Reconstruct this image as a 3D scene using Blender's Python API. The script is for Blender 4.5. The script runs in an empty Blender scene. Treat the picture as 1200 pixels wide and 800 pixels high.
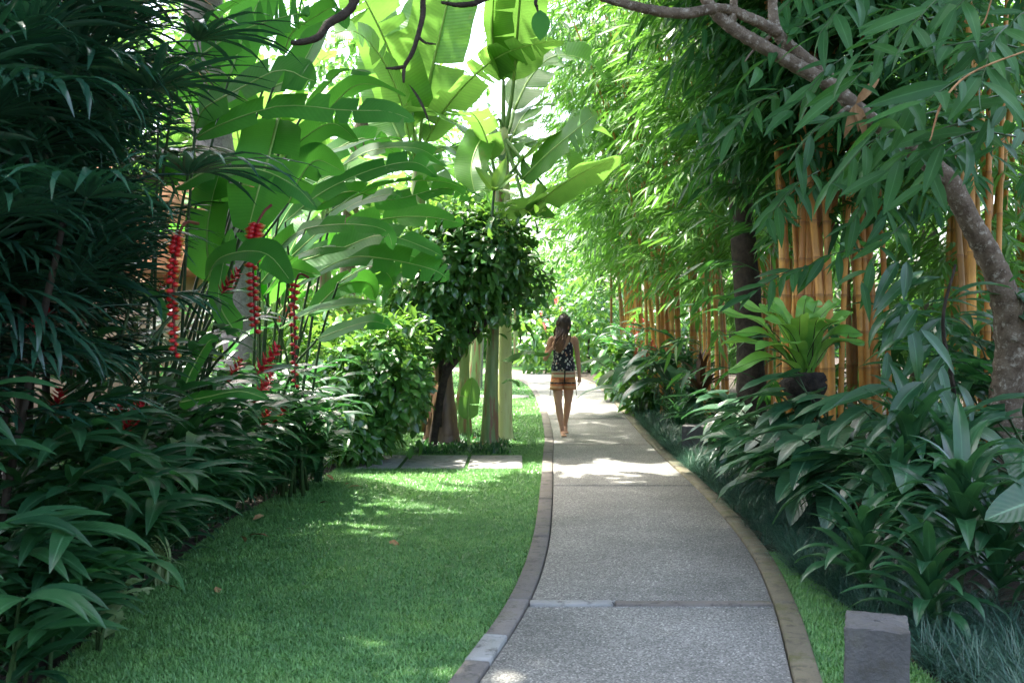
import bpy, math, random
import numpy as np
from mathutils import Vector, Matrix

random.seed(7)
rng = np.random.RandomState(11)
PI = math.pi
SC = bpy.context.scene
COL = SC.collection

# ------------------------------------------------------------------ camera, sky, sun, exposure
CAM_H = 1.55
FPX = 1167.0          # focal length in pixels of the 1200 px wide photograph (35 mm lens)
HORIZON = 385.0
cam_d = bpy.data.cameras.new('camera')
cam_d.lens = 35.0
cam_d.sensor_width = 36.0
cam_d.shift_y = -(400.0 - HORIZON) / 1200.0
cam_d.clip_end = 600.0
cam_d.dof.use_dof = True
cam_d.dof.focus_distance = 9.0
cam_d.dof.aperture_fstop = 5.6
cam = bpy.data.objects.new('camera', cam_d)
cam.location = (0, 0, CAM_H)
cam.rotation_euler = (PI / 2, 0, 0)
COL.objects.link(cam)
SC.camera = cam

SUN_TO = Vector((-0.28, 0.30, 1.0)).normalized()      # direction towards the sun
world = bpy.data.worlds.new('World')
SC.world = world
world.use_nodes = True
wn = world.node_tree.nodes
bg = wn['Background']
sky = wn.new('ShaderNodeTexSky')
sky.sky_type = 'NISHITA'
sky.sun_disc = False
sky.sun_elevation = math.asin(SUN_TO.z)
sky.sun_rotation = math.atan2(SUN_TO.x, SUN_TO.y)
sky.dust_density = 6.0
sky.air_density = 1.0
sky.ozone_density = 1.0
world.node_tree.links.new(sky.outputs[0], bg.inputs[0])
bg.inputs[1].default_value = 0.15
sun_d = bpy.data.lights.new('sun', 'SUN')
sun_d.energy = 3.1
sun_d.angle = math.radians(0.6)
sun_d.color = (1.0, 0.95, 0.86)
sun = bpy.data.objects.new('sun', sun_d)
sun.rotation_euler = SUN_TO.to_track_quat('Z', 'Y').to_euler()
sun.location = (-6, 9, 30)
COL.objects.link(sun)
SC.view_settings.view_transform = 'Standard'
SC.view_settings.look = 'None'
SC.view_settings.gamma = 1.0
SC.view_settings.exposure = 2.9
SC.cycles.use_denoising = True
SC.cycles.max_bounces = 10
SC.cycles.transmission_bounces = 8
SC.cycles.diffuse_bounces = 5
SC.cycles.transparent_max_bounces = 8
SC.cycles.sample_clamp_indirect = 6.0


def P(x, y, d):
    """the place that lies d metres out at that spot of the 1200x800 photograph"""
    return Vector(((x - 600.0) / FPX * d, d, CAM_H - (y - HORIZON) / FPX * d))


# ------------------------------------------------------------------ mesh helpers (all quads)
class G:
    def __init__(s):
        s.V, s.F, s.U, s.M, s.n = [], [], [], [], 0

    def add(s, V, F, U=None, mi=0):
        V = np.asarray(V, float).reshape(-1, 3)
        F = np.asarray(F, int).reshape(-1, 4)
        s.V.append(V)
        s.F.append(F + s.n)
        s.U.append(np.zeros((len(V), 2)) if U is None else np.asarray(U, float))
        s.M.append(np.full(len(F), mi, int))
        s.n += len(V)
        return s

    def add_g(s, g, M=None):
        V, F, U, I = g.arrays()
        if M is not None:
            A = np.array(M)
            V = V @ A[:3, :3].T + A[:3, 3]
        s.V.append(V); s.F.append(F + s.n); s.U.append(U); s.M.append(I); s.n += len(V)
        return s

    def arrays(s):
        return np.concatenate(s.V), np.concatenate(s.F), np.concatenate(s.U), np.concatenate(s.M)

    def mesh(s, name, mats, smooth=True):
        V, F, U, I = s.arrays()
        me = bpy.data.meshes.new(name)
        me.vertices.add(len(V))
        me.vertices.foreach_set('co', V.ravel())
        nf = len(F)
        me.loops.add(nf * 4)
        me.loops.foreach_set('vertex_index', F.ravel().astype(np.int32))
        me.polygons.add(nf)
        me.polygons.foreach_set('loop_start', np.arange(0, nf * 4, 4, dtype=np.int32))
        me.polygons.foreach_set('material_index', I.astype(np.int32))
        me.polygons.foreach_set('use_smooth', np.full(nf, bool(smooth)))
        uv = me.uv_layers.new(name='UVMap')
        uv.data.foreach_set('uv', U[F.ravel()].ravel())
        for m in (mats if isinstance(mats, (list, tuple)) else [mats]):
            me.materials.append(m)
        me.update()
        return me


def link(name, data, parent=None):
    o = bpy.data.objects.new(name, data)
    COL.objects.link(o)
    if parent is not None:
        o.parent = parent
    return o


def wpos(o):
    p = Vector((0, 0, 0))
    while o is not None:
        p = p + o.location
        o = o.parent
    return p


def put(name, g, mats, parent=None, smooth=True):
    """one mesh object from world-space geometry, origin at its parent's base"""
    me = g.mesh(name, mats, smooth)
    if parent is not None:
        off = wpos(parent)
        if off.length > 0:
            me.transform(Matrix.Translation(-off))
    return link(name, me, parent)


def tag(o, label=None, cat=None, group=None, kind=None):
    if label: o['label'] = label
    if cat: o['category'] = cat
    if group: o['group'] = group
    if kind: o['kind'] = kind
    return o


def thing(name, label, cat, loc=(0, 0, 0), group=None):
    o = link(name, None)
    o.location = loc
    o.empty_display_size = 0.1
    return tag(o, label, cat, group)


def inst(name, me, M, parent):
    """a copy of a shared mesh under its parent; M is in world space, parents only translate"""
    o = link(name, me, parent)
    T = Matrix(M)
    off = wpos(parent)
    T.translation = T.translation - off
    o.matrix_basis = T
    return o


def frame(pos, d, up=(0, 0, 1), s=1.0, roll=0.0):
    """matrix whose +Y runs along d and whose +Z leans to up"""
    y = Vector(d).normalized()
    x = y.cross(Vector(up))
    if x.length < 1e-4:
        x = y.cross(Vector((1, 0, 0.01)))
    x.normalize()
    z = x.cross(y)
    M = Matrix((x, y, z)).transposed().to_4x4()
    if roll:
        M = M @ Matrix.Rotation(roll, 4, 'Y')
    M = M @ Matrix.Diagonal((s, s, s, 1))
    M.translation = Vector(pos)
    return M


def grid_faces(a, b, wrap=False):
    """faces of an a x b vertex grid (row-major); wrap closes along b"""
    i, j = np.meshgrid(np.arange(a - 1), np.arange(b if wrap else b - 1), indexing='ij')
    i, j = i.ravel(), j.ravel()
    k = (j + 1) % b
    return np.stack([i * b + j, i * b + k, (i + 1) * b + k, (i + 1) * b + j], 1)


def catmull(pts, n):
    p = np.asarray([tuple(q) for q in pts], float)
    if len(p) == 2:
        t = np.linspace(0, 1, n)[:, None]
        return p[0] * (1 - t) + p[1] * t
    p = np.vstack([2 * p[0] - p[1], p, 2 * p[-1] - p[-2]])
    m = len(p) - 3
    t = np.linspace(0, m, n)
    i = np.minimum(t.astype(int), m - 1)
    f = (t - i)[:, None]
    a, b, c, d = p[i], p[i + 1], p[i + 2], p[i + 3]
    return 0.5 * (2 * b + (c - a) * f + (2 * a - 5 * b + 4 * c - d) * f ** 2 + (3 * b - a - 3 * c + d) * f ** 3)


def tangents(c):
    t = np.gradient(c, axis=0)
    return t / np.maximum(np.linalg.norm(t, axis=1, keepdims=True), 1e-9)


def tube(g, pts, radii, n=8, seg=None, mi=0, squash=1.0, knob=0.0, cap=True):
    seg = seg or len(pts)
    c = catmull(pts, seg)
    r = np.interp(np.linspace(0, 1, seg), np.linspace(0, 1, len(radii)), radii)
    if cap:
        t0 = tangents(c)
        c = np.vstack([c[:1], c, c[-1:]])
        r = np.concatenate([[1e-4], r, [1e-4]])
        t = np.vstack([t0[:1], t0, t0[-1:]])
        seg += 2
    else:
        t = tangents(c)
    ref = np.array([0.13, 0.97, 0.2]) if abs(t[:, 2]).mean() > 0.7 else np.array([0.0, 0.05, 1.0])
    u = np.cross(t, ref)
    u /= np.maximum(np.linalg.norm(u, axis=1, keepdims=True), 1e-9)
    v = np.cross(t, u)
    a = np.linspace(0, 2 * PI, n, endpoint=False)
    rr = r[:, None] * np.ones(n)[None]
    if knob:
        rr = rr * (1 + knob * rng.randn(seg, n))
    V = c[:, None] + rr[..., None] * (np.cos(a)[None, :, None] * u[:, None] + squash * np.sin(a)[None, :, None] * v[:, None])
    L = np.concatenate([[0], np.cumsum(np.linalg.norm(np.diff(c, axis=0), axis=1))])
    U = np.stack([np.broadcast_to(a / (2 * PI), (seg, n)), np.broadcast_to(L[:, None], (seg, n))], -1)
    g.add(V, grid_faces(seg, n, True), U.reshape(-1, 2), mi)
    return g


def box(g, x0, x1, y0, y1, z0, z1, mi=0, bev=0.0):
    b = bev
    rows = [(b, z0), (0, z0 + b), (0, z1 - b), (b, z1)] if b else [(0, z0), (0, z1)]
    V = []
    for ins, z in rows:
        V += [(x0 + ins, y0 + ins, z), (x1 - ins, y0 + ins, z), (x1 - ins, y1 - ins, z), (x0 + ins, y1 - ins, z)]
    n = len(rows)
    F = grid_faces(n, 4, True).tolist() + [[3, 2, 1, 0], [4 * n - 4, 4 * n - 3, 4 * n - 2, 4 * n - 1]]
    V = np.array(V)
    return g.add(V, F, V[:, :2], mi)


# leaf outlines: half width against s in 0..1
def pr_banana(s): return np.minimum(1, (s / 0.14) ** 0.6) * np.minimum(1, ((1 - s) / 0.30) ** 0.55)
def pr_lance(s): return np.sin(PI * np.clip(s, 0, 1) ** 0.75) ** 0.9
def pr_strap(s): return np.minimum(1, (s / 0.2 + 0.25)) * np.minimum(1, ((1 - s) / 0.35) ** 0.7)
def pr_heart(s): return np.minimum(1, (s / 0.16 + 0.35) ** 0.8) * np.clip(1 - s, 0, 1) ** 0.62 * 1.15
def pr_oval(s): return np.sin(PI * np.clip(s, 0, 1) ** 0.9) ** 0.75


def blade(L, W, nl=5, nw=2, prof=pr_lance, droop=0.5, fold=0.25, wav=0.0, start=0.0, back=0.0):
    """a leaf from the origin along +Y, upper side to +Z, bending down along its length"""
    g = G()
    s = np.linspace(0, 1, nl + 1)
    th = start - droop * s ** 1.3
    ds = L / nl
    y = np.concatenate([[0], np.cumsum(np.cos(th[:-1]) * ds)])
    z = np.concatenate([[0], np.cumsum(np.sin(th[:-1]) * ds)])
    w = np.maximum(W * 0.5 * prof(s), 0.0008)
    c = np.linspace(-1, 1, nw + 1)
    X = w[:, None] * c[None]
    lift = np.abs(c)[None] * w[:, None] * math.sin(fold)
    wv = wav * W * np.sin(s[:, None] * 17 + c[None] * 2.1) * np.abs(c)[None]
    Y = y[:, None] - np.sin(th)[:, None] * (lift + wv) - back * np.abs(c)[None] * (1 - s[:, None]) ** 3 * W
    Z = z[:, None] + np.cos(th)[:, None] * (lift + wv)
    V = np.stack([X * math.cos(fold), Y, Z], -1)
    U = np.stack(np.broadcast_arrays((c[None] + 1) / 2, s[:, None]), -1)
    g.add(V, grid_faces(nl + 1, nw + 1), U.reshape(-1, 2))
    return g


def sweep_leaf(pts, W, nrm, prof=pr_banana, tears=0, fold=0.25, nl=26, nc=3, wav=0.012, twist=0.0, rnd=None, curl=0.0):
    """a big leaf whose midrib follows pts; returns lamina and midrib geometry"""
    R = rnd or rng
    m = 64
    c = catmull(pts, m)
    t = tangents(c)
    n0 = np.array(tuple(nrm), float)
    B = np.cross(t, n0)
    B /= np.maximum(np.linalg.norm(B, axis=1, keepdims=True), 1e-6)
    N = np.cross(B, t)
    if twist:
        a = (np.linspace(0, 1, m) * twist)[:, None]
        B, N = B * np.cos(a) + N * np.sin(a), N * np.cos(a) - B * np.sin(a)
    sd = np.linspace(0, 1, m)
    L = np.linalg.norm(np.diff(c, axis=0), axis=1).sum()

    def at(A, s):
        return np.stack([np.interp(s, sd, A[:, k]) for k in range(3)], -1)
    g = G()
    for side in (-1, 1):
        k = int(tears * R.uniform(1.0, 2.2) + 0.5) if tears else int(R.uniform(0, 2.5))
        br = np.sort(np.concatenate([[0, 1], R.uniform(0.1, 0.95, k)]))
        ph = R.uniform(0, 6)
        for s0, s1 in zip(br[:-1], br[1:]):
            if s1 - s0 < 0.012:
                continue
            q = max(2, int(round((s1 - s0) * nl)) + 1)
            tt = np.linspace(0, 1, q + 1)[:, None]
            cc = np.linspace(0, 1, nc + 1)[None]
            gp = min(0.016, (s1 - s0) * 0.35)
            a = s0 + (gp * cc if s0 > 0 else 0 * cc)
            b = s1 - (gp * cc if s1 < 1 else 0 * cc)
            # lateral veins sweep forward towards the tip
            s = np.clip(a + (b - a) * tt + 0.03 * cc ** 1.5 * (1 - (a + (b - a) * tt)), 0, 1)
            w = np.maximum(W * 0.5 * prof(s), 0.001)
            dfold = fold + (R.uniform(-0.4, 0.25) if k else 0)
            bend = dfold - curl * cc
            off = w * cc
            P0 = at(c, s.ravel()).reshape(s.shape + (3,))
            Bv = at(B, s.ravel()).reshape(s.shape + (3,))
            Nv = at(N, s.ravel()).reshape(s.shape + (3,))
            wv = wav * W * 3 * np.sin(s * L * 14 + ph) * cc ** 1.4
            V = P0 + Bv * (side * off * np.cos(bend))[..., None] + Nv * (off * np.sin(bend) + wv)[..., None]
            U = np.stack([0.5 + side * 0.5 * np.broadcast_to(cc, s.shape), s], -1)
            F = grid_faces(q + 1, nc + 1)
            if side < 0:
                F = F[:, ::-1]
            g.add(V, F, U.reshape(-1, 2))
    gm = G()
    r0 = max(0.006, 0.030 * W)
    tube(gm, c[::6], [r0, r0 * 0.8, r0 * 0.5, r0 * 0.2], 5, 16)
    return g, gm


# ------------------------------------------------------------------ materials
def nodes_of(name):
    m = bpy.data.materials.new(name)
    m.use_nodes = True
    nt = m.node_tree
    return m, nt, nt.nodes, nt.links, nt.nodes['Principled BSDF']


def mix_rgb(nt, fac, a, b, mode='MIX'):
    n = nt.nodes.new('ShaderNodeMix')
    n.data_type = 'RGBA'
    n.blend_type = mode
    for sock, val in ((n.inputs[0], fac), (n.inputs[6], a), (n.inputs[7], b)):
        if hasattr(val, 'links') or isinstance(val, bpy.types.NodeSocket):
            nt.links.new(val, sock)
        elif isinstance(val, (int, float)):
            sock.default_value = val
        else:
            sock.default_value = tuple(val) + (1,) if len(val) == 3 else val
    return n.outputs[2]


def noise(nt, scale, detail=3, rough=0.55, vec=None, dim='3D'):
    n = nt.nodes.new('ShaderNodeTexNoise')
    n.noise_dimensions = dim
    n.inputs['Scale'].default_value = scale
    n.inputs['Detail'].default_value = detail
    n.inputs['Roughness'].default_value = rough
    if vec is not None:
        nt.links.new(vec, n.inputs['Vector'])
    return n


def ramp(nt, src, stops):
    r = nt.nodes.new('ShaderNodeValToRGB')
    e = r.color_ramp.elements
    while len(e) < len(stops):
        e.new(0.5)
    for k, (p, c) in enumerate(stops):
        e[k].position = p
        e[k].color = tuple(c) + (1,) if len(c) == 3 else c
    nt.links.new(src, r.inputs[0])
    return r.outputs[0]


def bump(nt, b, h, strength, dist=0.02):
    n = nt.nodes.new('ShaderNodeBump')
    n.inputs['Strength'].default_value = strength
    n.inputs['Distance'].default_value = dist
    nt.links.new(h, n.inputs['Height'])
    nt.links.new(n.outputs[0], b.inputs['Normal'])
    return n


def math_n(nt, op, a, b=None):
    n = nt.nodes.new('ShaderNodeMath')
    n.operation = op
    for k, v in enumerate((a, b)):
        if v is None: continue
        if isinstance(v, (int, float)): n.inputs[k].default_value = v
        else: nt.links.new(v, n.inputs[k])
    return n.outputs[0]


def leaf_mat(name, c1, c2, trans=0.35, tcol=None, rough=0.38, spec=0.5, veins=0.0, vein_n=40, rib=0.4, old=0.0, oldcol=(0.35, 0.22, 0.05)):
    m, nt, N, Lk, b = nodes_of(name)
    oi = N.new('ShaderNodeObjectInfo')
    ge = N.new('ShaderNodeNewGeometry')
    tc = N.new('ShaderNodeTexCoord')
    r = math_n(nt, 'FRACT', math_n(nt, 'ADD', oi.outputs['Random'], ge.outputs['Random Per Island']))
    col = mix_rgb(nt, r, c1, c2)
    nz = noise(nt, 9, 3, 0.6, tc.outputs['Object'])
    col = mix_rgb(nt, 1.0, col, ramp(nt, nz.outputs[0], [(0.3, (0.72, 0.78, 0.8)), (0.7, (1.2, 1.15, 1.05))]), 'MULTIPLY')
    uv = N.new('ShaderNodeUVMap')
    sp = N.new('ShaderNodeSeparateXYZ')
    Lk.new(uv.outputs[0], sp.inputs[0])
    cdist = math_n(nt, 'ABSOLUTE', math_n(nt, 'SUBTRACT', sp.outputs[0], 0.5))
    if rib > 0:
        ribm = math_n(nt, 'MULTIPLY', math_n(nt, 'LESS_THAN', cdist, 0.03), rib)
        col = mix_rgb(nt, ribm, col, tuple(min(1, k * 1.9 + 0.05) for k in c2))
    if veins > 0:
        a = math_n(nt, 'SUBTRACT', math_n(nt, 'MULTIPLY', sp.outputs[1], float(vein_n)), math_n(nt, 'MULTIPLY', cdist, 5.0))
        w = math_n(nt, 'SINE', math_n(nt, 'MULTIPLY', a, 2 * PI))
        w = math_n(nt, 'MULTIPLY_ADD', w, 0.5)
        w.node.inputs[2].default_value = 0.5
        nv = noise(nt, 60, 2, 0.5, uv.outputs[0])
        w2 = math_n(nt, 'MULTIPLY', w, nv.outputs[0])
        col = mix_rgb(nt, math_n(nt, 'MULTIPLY', w2, veins), col, tuple(k * 0.55 for k in c1))
        bump(nt, b, w, 0.25 * veins, 0.01)
    if old > 0:
        n2 = noise(nt, 3.1, 4, 0.7, tc.outputs['Object'])
        f = ramp(nt, n2.outputs[0], [(0.62, (0, 0, 0)), (0.74, (old, old, old))])
        edge = math_n(nt, 'MULTIPLY', math_n(nt, 'GREATER_THAN', r, 0.55), f)
        col = mix_rgb(nt, edge, col, oldcol)
    Lk.new(col, b.inputs['Base Color'])
    b.inputs['Roughness'].default_value = rough
    b.inputs['Specular IOR Level'].default_value = spec
    tr = N.new('ShaderNodeBsdfTranslucent')
    tcl = tcol or (0.30, 0.62, 0.04)
    Lk.new(mix_rgb(nt, 0.65, col, tcl), tr.inputs[0])
    mx = N.new('ShaderNodeMixShader')
    mx.inputs[0].default_value = trans
    Lk.new(b.outputs[0], mx.inputs[1])
    Lk.new(tr.outputs[0], mx.inputs[2])
    Lk.new(mx.outputs[0], N['Material Output'].inputs[0])
    return m


def plain_mat(name, c1, c2, scale=6, rough=0.7, bmp=0.0, bscale=None, spec=0.3, stops=(0.35, 0.65), coord='Object', stretch=None):
    m, nt, N, Lk, b = nodes_of(name)
    tc = N.new('ShaderNodeTexCoord')
    vec = tc.outputs[coord]
    if stretch:
        mp = N.new('ShaderNodeMapping')
        mp.inputs['Scale'].default_value = stretch
        Lk.new(vec, mp.inputs[0])
        vec = mp.outputs[0]
    nz = noise(nt, scale, 5, 0.6, vec)
    Lk.new(ramp(nt, nz.outputs[0], [(stops[0], c1), (stops[1], c2)]), b.inputs['Base Color'])
    b.inputs['Roughness'].default_value = rough
    b.inputs['Specular IOR Level'].default_value = spec
    if bmp:
        nb = noise(nt, bscale or scale * 4, 5, 0.65, vec)
        bump(nt, b, nb.outputs[0], bmp)
    return m


M = {}
M['banana'] = leaf_mat('banana_leaf', (0.045, 0.155, 0.022), (0.075, 0.23, 0.03), 0.36, (0.28, 0.58, 0.09), 0.42, 0.4, 0.85, 60, 0.0, 0.5, (0.20, 0.13, 0.04))
M['banana_dark'] = leaf_mat('heliconia_leaf', (0.028, 0.125, 0.026), (0.050, 0.20, 0.034), 0.45, (0.16, 0.60, 0.05), 0.5, 0.16, 0.5, 55, 0.0)
M['midrib'] = plain_mat('leaf_midrib', (0.20, 0.36, 0.07), (0.32, 0.46, 0.13), 4, 0.45)
M['stalk'] = plain_mat('green_stalk', (0.022, 0.050, 0.018), (0.050, 0.095, 0.030), 5, 0.5)
M['stalk_pale'] = plain_mat('pale_green_stalk', (0.12, 0.24, 0.06), (0.22, 0.34, 0.10), 5, 0.5)
M['cane'] = plain_mat('dark_palm_cane', (0.018, 0.014, 0.010), (0.05, 0.04, 0.028), 14, 0.8, 0.4)
M['palm'] = leaf_mat('lady_palm_leaf', (0.011, 0.046, 0.030), (0.024, 0.078, 0.044), 0.12, (0.06, 0.3, 0.08), 0.27, 0.65, 0, 40, 0.0)
M['ginger'] = leaf_mat('ginger_leaf', (0.010, 0.046, 0.022), (0.028, 0.092, 0.032), 0.22, (0.12, 0.48, 0.08), 0.33, 0.5, 0.35, 26, 0.6)
M['broad'] = leaf_mat('broad_leaf', (0.015, 0.060, 0.030), (0.040, 0.118, 0.052), 0.16, (0.12, 0.4, 0.1), 0.34, 0.5, 0.4, 12, 0.7)
M['rosette'] = leaf_mat('rosette_leaf', (0.012, 0.052, 0.025), (0.030, 0.100, 0.038), 0.18, (0.14, 0.45, 0.1), 0.32, 0.5, 0, 12, 0.35)
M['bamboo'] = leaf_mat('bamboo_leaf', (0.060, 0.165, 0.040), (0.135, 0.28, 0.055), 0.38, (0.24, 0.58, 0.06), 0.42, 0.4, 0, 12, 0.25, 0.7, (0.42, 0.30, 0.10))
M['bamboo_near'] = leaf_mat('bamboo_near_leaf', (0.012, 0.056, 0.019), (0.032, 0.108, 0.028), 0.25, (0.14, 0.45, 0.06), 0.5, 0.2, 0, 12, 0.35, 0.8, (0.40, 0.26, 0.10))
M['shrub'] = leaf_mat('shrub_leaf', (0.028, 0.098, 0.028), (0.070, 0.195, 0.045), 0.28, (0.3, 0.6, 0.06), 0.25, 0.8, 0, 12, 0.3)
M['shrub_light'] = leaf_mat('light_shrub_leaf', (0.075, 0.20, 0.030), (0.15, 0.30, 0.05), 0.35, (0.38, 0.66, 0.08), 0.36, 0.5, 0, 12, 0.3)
M['fern'] = leaf_mat('fern_leaf', (0.105, 0.29, 0.045), (0.18, 0.39, 0.075), 0.3, (0.4, 0.7, 0.08), 0.4, 0.4, 0.3, 30, 0.0)
M['canopy'] = leaf_mat('canopy_leaf', (0.030, 0.110, 0.025), (0.06, 0.18, 0.03), 0.3, (0.3, 0.62, 0.06), 0.42, 0.4, 0, 12, 0.3)
M['far'] = leaf_mat('far_tree_leaf', (0.05, 0.155, 0.035), (0.12, 0.26, 0.05), 0.4, (0.24, 0.58, 0.08), 0.45, 0.35, 0, 12, 0.0)
M['mondo'] = leaf_mat('mondo_blade', (0.014, 0.048, 0.034), (0.055, 0.130, 0.092), 0.12, (0.1, 0.3, 0.12), 0.38, 0.45, 0, 12, 0.0)
M['grass'] = leaf_mat('grass_blade', (0.065, 0.195, 0.058), (0.185, 0.370, 0.130), 0.3, (0.25, 0.55, 0.12), 0.42, 0.45, 0, 12, 0.0)
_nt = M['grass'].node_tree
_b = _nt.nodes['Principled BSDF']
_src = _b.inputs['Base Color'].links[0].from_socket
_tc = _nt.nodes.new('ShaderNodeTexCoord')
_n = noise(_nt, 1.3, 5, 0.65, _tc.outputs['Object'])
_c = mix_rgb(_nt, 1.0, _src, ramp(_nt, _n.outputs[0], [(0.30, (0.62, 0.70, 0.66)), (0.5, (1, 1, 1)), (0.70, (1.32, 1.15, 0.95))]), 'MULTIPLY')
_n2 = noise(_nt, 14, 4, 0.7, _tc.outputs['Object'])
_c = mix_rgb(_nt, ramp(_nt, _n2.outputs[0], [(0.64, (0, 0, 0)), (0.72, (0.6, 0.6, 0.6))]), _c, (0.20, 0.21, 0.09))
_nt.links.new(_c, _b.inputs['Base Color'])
M['cream_leaf'] = leaf_mat('variegated_leaf', (0.17, 0.27, 0.10), (0.30, 0.36, 0.19), 0.25, (0.4, 0.55, 0.2), 0.4, 0.4, 0, 12, 0.0)
M['dry'] = plain_mat('dry_leaf', (0.20, 0.10, 0.04), (0.36, 0.22, 0.10), 8, 0.8, 0.4)
M['soil'] = plain_mat('bed_soil', (0.018, 0.014, 0.010), (0.055, 0.042, 0.028), 9, 0.95, 0.8, 40)
M['lawn'] = plain_mat('lawn_base', (0.030, 0.085, 0.020), (0.060, 0.15, 0.035), 30, 0.9, 0.5, 160, 0.2)
M['bark'] = None
M['wall'] = plain_mat('peach_render', (0.55, 0.38, 0.26), (0.66, 0.48, 0.34), 3, 0.9, 0.2, 40)
M['roof'] = plain_mat('clay_roof', (0.28, 0.11, 0.06), (0.40, 0.18, 0.09), 6, 0.85, 0.4, 20)
M['black_pot'] = plain_mat('black_root_mass', (0.012, 0.010, 0.008), (0.045, 0.035, 0.025), 22, 0.95, 1.0, 50)


def bark_mat(name, c1, c2, c3, sc=9, lich=0.58):
    m, nt, N, Lk, b = nodes_of(name)
    tc = N.new('ShaderNodeTexCoord')
    n1 = noise(nt, sc, 6, 0.7, tc.outputs['Object'])
    col = ramp(nt, n1.outputs[0], [(0.3, c1), (0.62, c2)])
    n2 = noise(nt, sc * 2.3, 5, 0.75, tc.outputs['Object'])
    f = ramp(nt, n2.outputs[0], [(lich, (0, 0, 0)), (lich + 0.12, (0.85, 0.85, 0.85))])
    Lk.new(mix_rgb(nt, f, col, c3), b.inputs['Base Color'])
    b.inputs['Roughness'].default_value = 0.92
    b.inputs['Specular IOR Level'].default_value = 0.2
    n3 = noise(nt, sc * 5, 6, 0.75, tc.outputs['Object'])
    bump(nt, b, n3.outputs[0], 0.9, 0.03)
    return m


M['bark'] = bark_mat('grey_bark', (0.065, 0.045, 0.028), (0.21, 0.165, 0.115), (0.44, 0.40, 0.31), 9, 0.53)
M['bark_dark'] = bark_mat('dark_bark', (0.02, 0.016, 0.012), (0.07, 0.055, 0.04), (0.13, 0.12, 0.09), 12, 0.64)
M['palm_bark'] = bark_mat('palm_bark', (0.14, 0.13, 0.115), (0.30, 0.285, 0.26), (0.42, 0.41, 0.38), 16, 0.56)


def culm_mat():
    m, nt, N, Lk, b = nodes_of('golden_bamboo')
    tc = N.new('ShaderNodeTexCoord')
    oi = N.new('ShaderNodeObjectInfo')
    uv = N.new('ShaderNodeUVMap')
    sp = N.new('ShaderNodeSeparateXYZ')
    Lk.new(uv.outputs[0], sp.inputs[0])
    base = mix_rgb(nt, oi.outputs['Random'], (0.42, 0.165, 0.032), (0.66, 0.34, 0.075))
    nz = noise(nt, 5, 4, 0.6, tc.outputs['Object'])
    base = mix_rgb(nt, math_n(nt, 'MULTIPLY', math_n(nt, 'GREATER_THAN', math_n(nt, 'FRACT', math_n(nt, 'MULTIPLY', oi.outputs['Random'], 7.3)), 0.84), 0.7), base, (0.20, 0.13, 0.05))
    col = mix_rgb(nt, ramp(nt, nz.outputs[0], [(0.45, (0, 0, 0)), (0.74, (0.7, 0.7, 0.7))]), base, (0.22, 0.10, 0.030))
    # pale ring below each joint, brown scar at it
    fr = math_n(nt, 'FRACT', math_n(nt, 'DIVIDE', sp.outputs[1], 0.36))
    ring = ramp(nt, fr, [(0.0, (1, 1, 1)), (0.035, (0, 0, 0)), (0.90, (0, 0, 0)), (0.97, (0.4, 0.4, 0.4))])
    col = mix_rgb(nt, ring, col, (0.17, 0.075, 0.03))
    Lk.new(col, b.inputs['Base Color'])
    b.inputs['Roughness'].default_value = 0.42
    b.inputs['Specular IOR Level'].default_value = 0.4
    return m


M['culm'] = culm_mat()


def stem_mat(name, c1, c2, c3, thr=0.58):
    """banana pseudostem: pale sheaths, streaked along the stem with dry brown"""
    m, nt, N, Lk, b = nodes_of(name)
    tc = N.new('ShaderNodeTexCoord')
    mp = N.new('ShaderNodeMapping')
    mp.inputs['Scale'].default_value = (1, 1, 0.10)
    Lk.new(tc.outputs['Object'], mp.inputs[0])
    n1 = noise(nt, 10, 4, 0.6, mp.outputs[0])
    col = ramp(nt, n1.outputs[0], [(0.3, c1), (0.7, c2)])
    n2 = noise(nt, 14, 5, 0.65, mp.outputs[0])
    f = ramp(nt, n2.outputs[0], [(thr, (0, 0, 0)), (thr + 0.1, (1, 1, 1))])
    col = mix_rgb(nt, f, col, c3)
    n3 = noise(nt, 30, 4, 0.7, tc.outputs['Object'])
    f3 = ramp(nt, n3.outputs[0], [(0.66, (0, 0, 0)), (0.7, (0.8, 0.8, 0.8))])
    col = mix_rgb(nt, f3, col, (0.08, 0.05, 0.03))
    Lk.new(col, b.inputs['Base Color'])
    b.inputs['Roughness'].default_value = 0.5
    bump(nt, b, n2.outputs[0], 0.35, 0.02)
    return m


M['stem_pale'] = stem_mat('banana_stem_pale', (0.52, 0.57, 0.22), (0.68, 0.68, 0.34), (0.46, 0.38, 0.16), 0.60)
M['stem_green'] = stem_mat('banana_stem_green', (0.11, 0.19, 0.06), (0.27, 0.34, 0.13), (0.24, 0.12, 0.06), 0.50)
M['stem_brown'] = stem_mat('banana_stem_brown', (0.08, 0.045, 0.028), (0.22, 0.13, 0.07), (0.42, 0.24, 0.09), 0.60)


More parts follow.
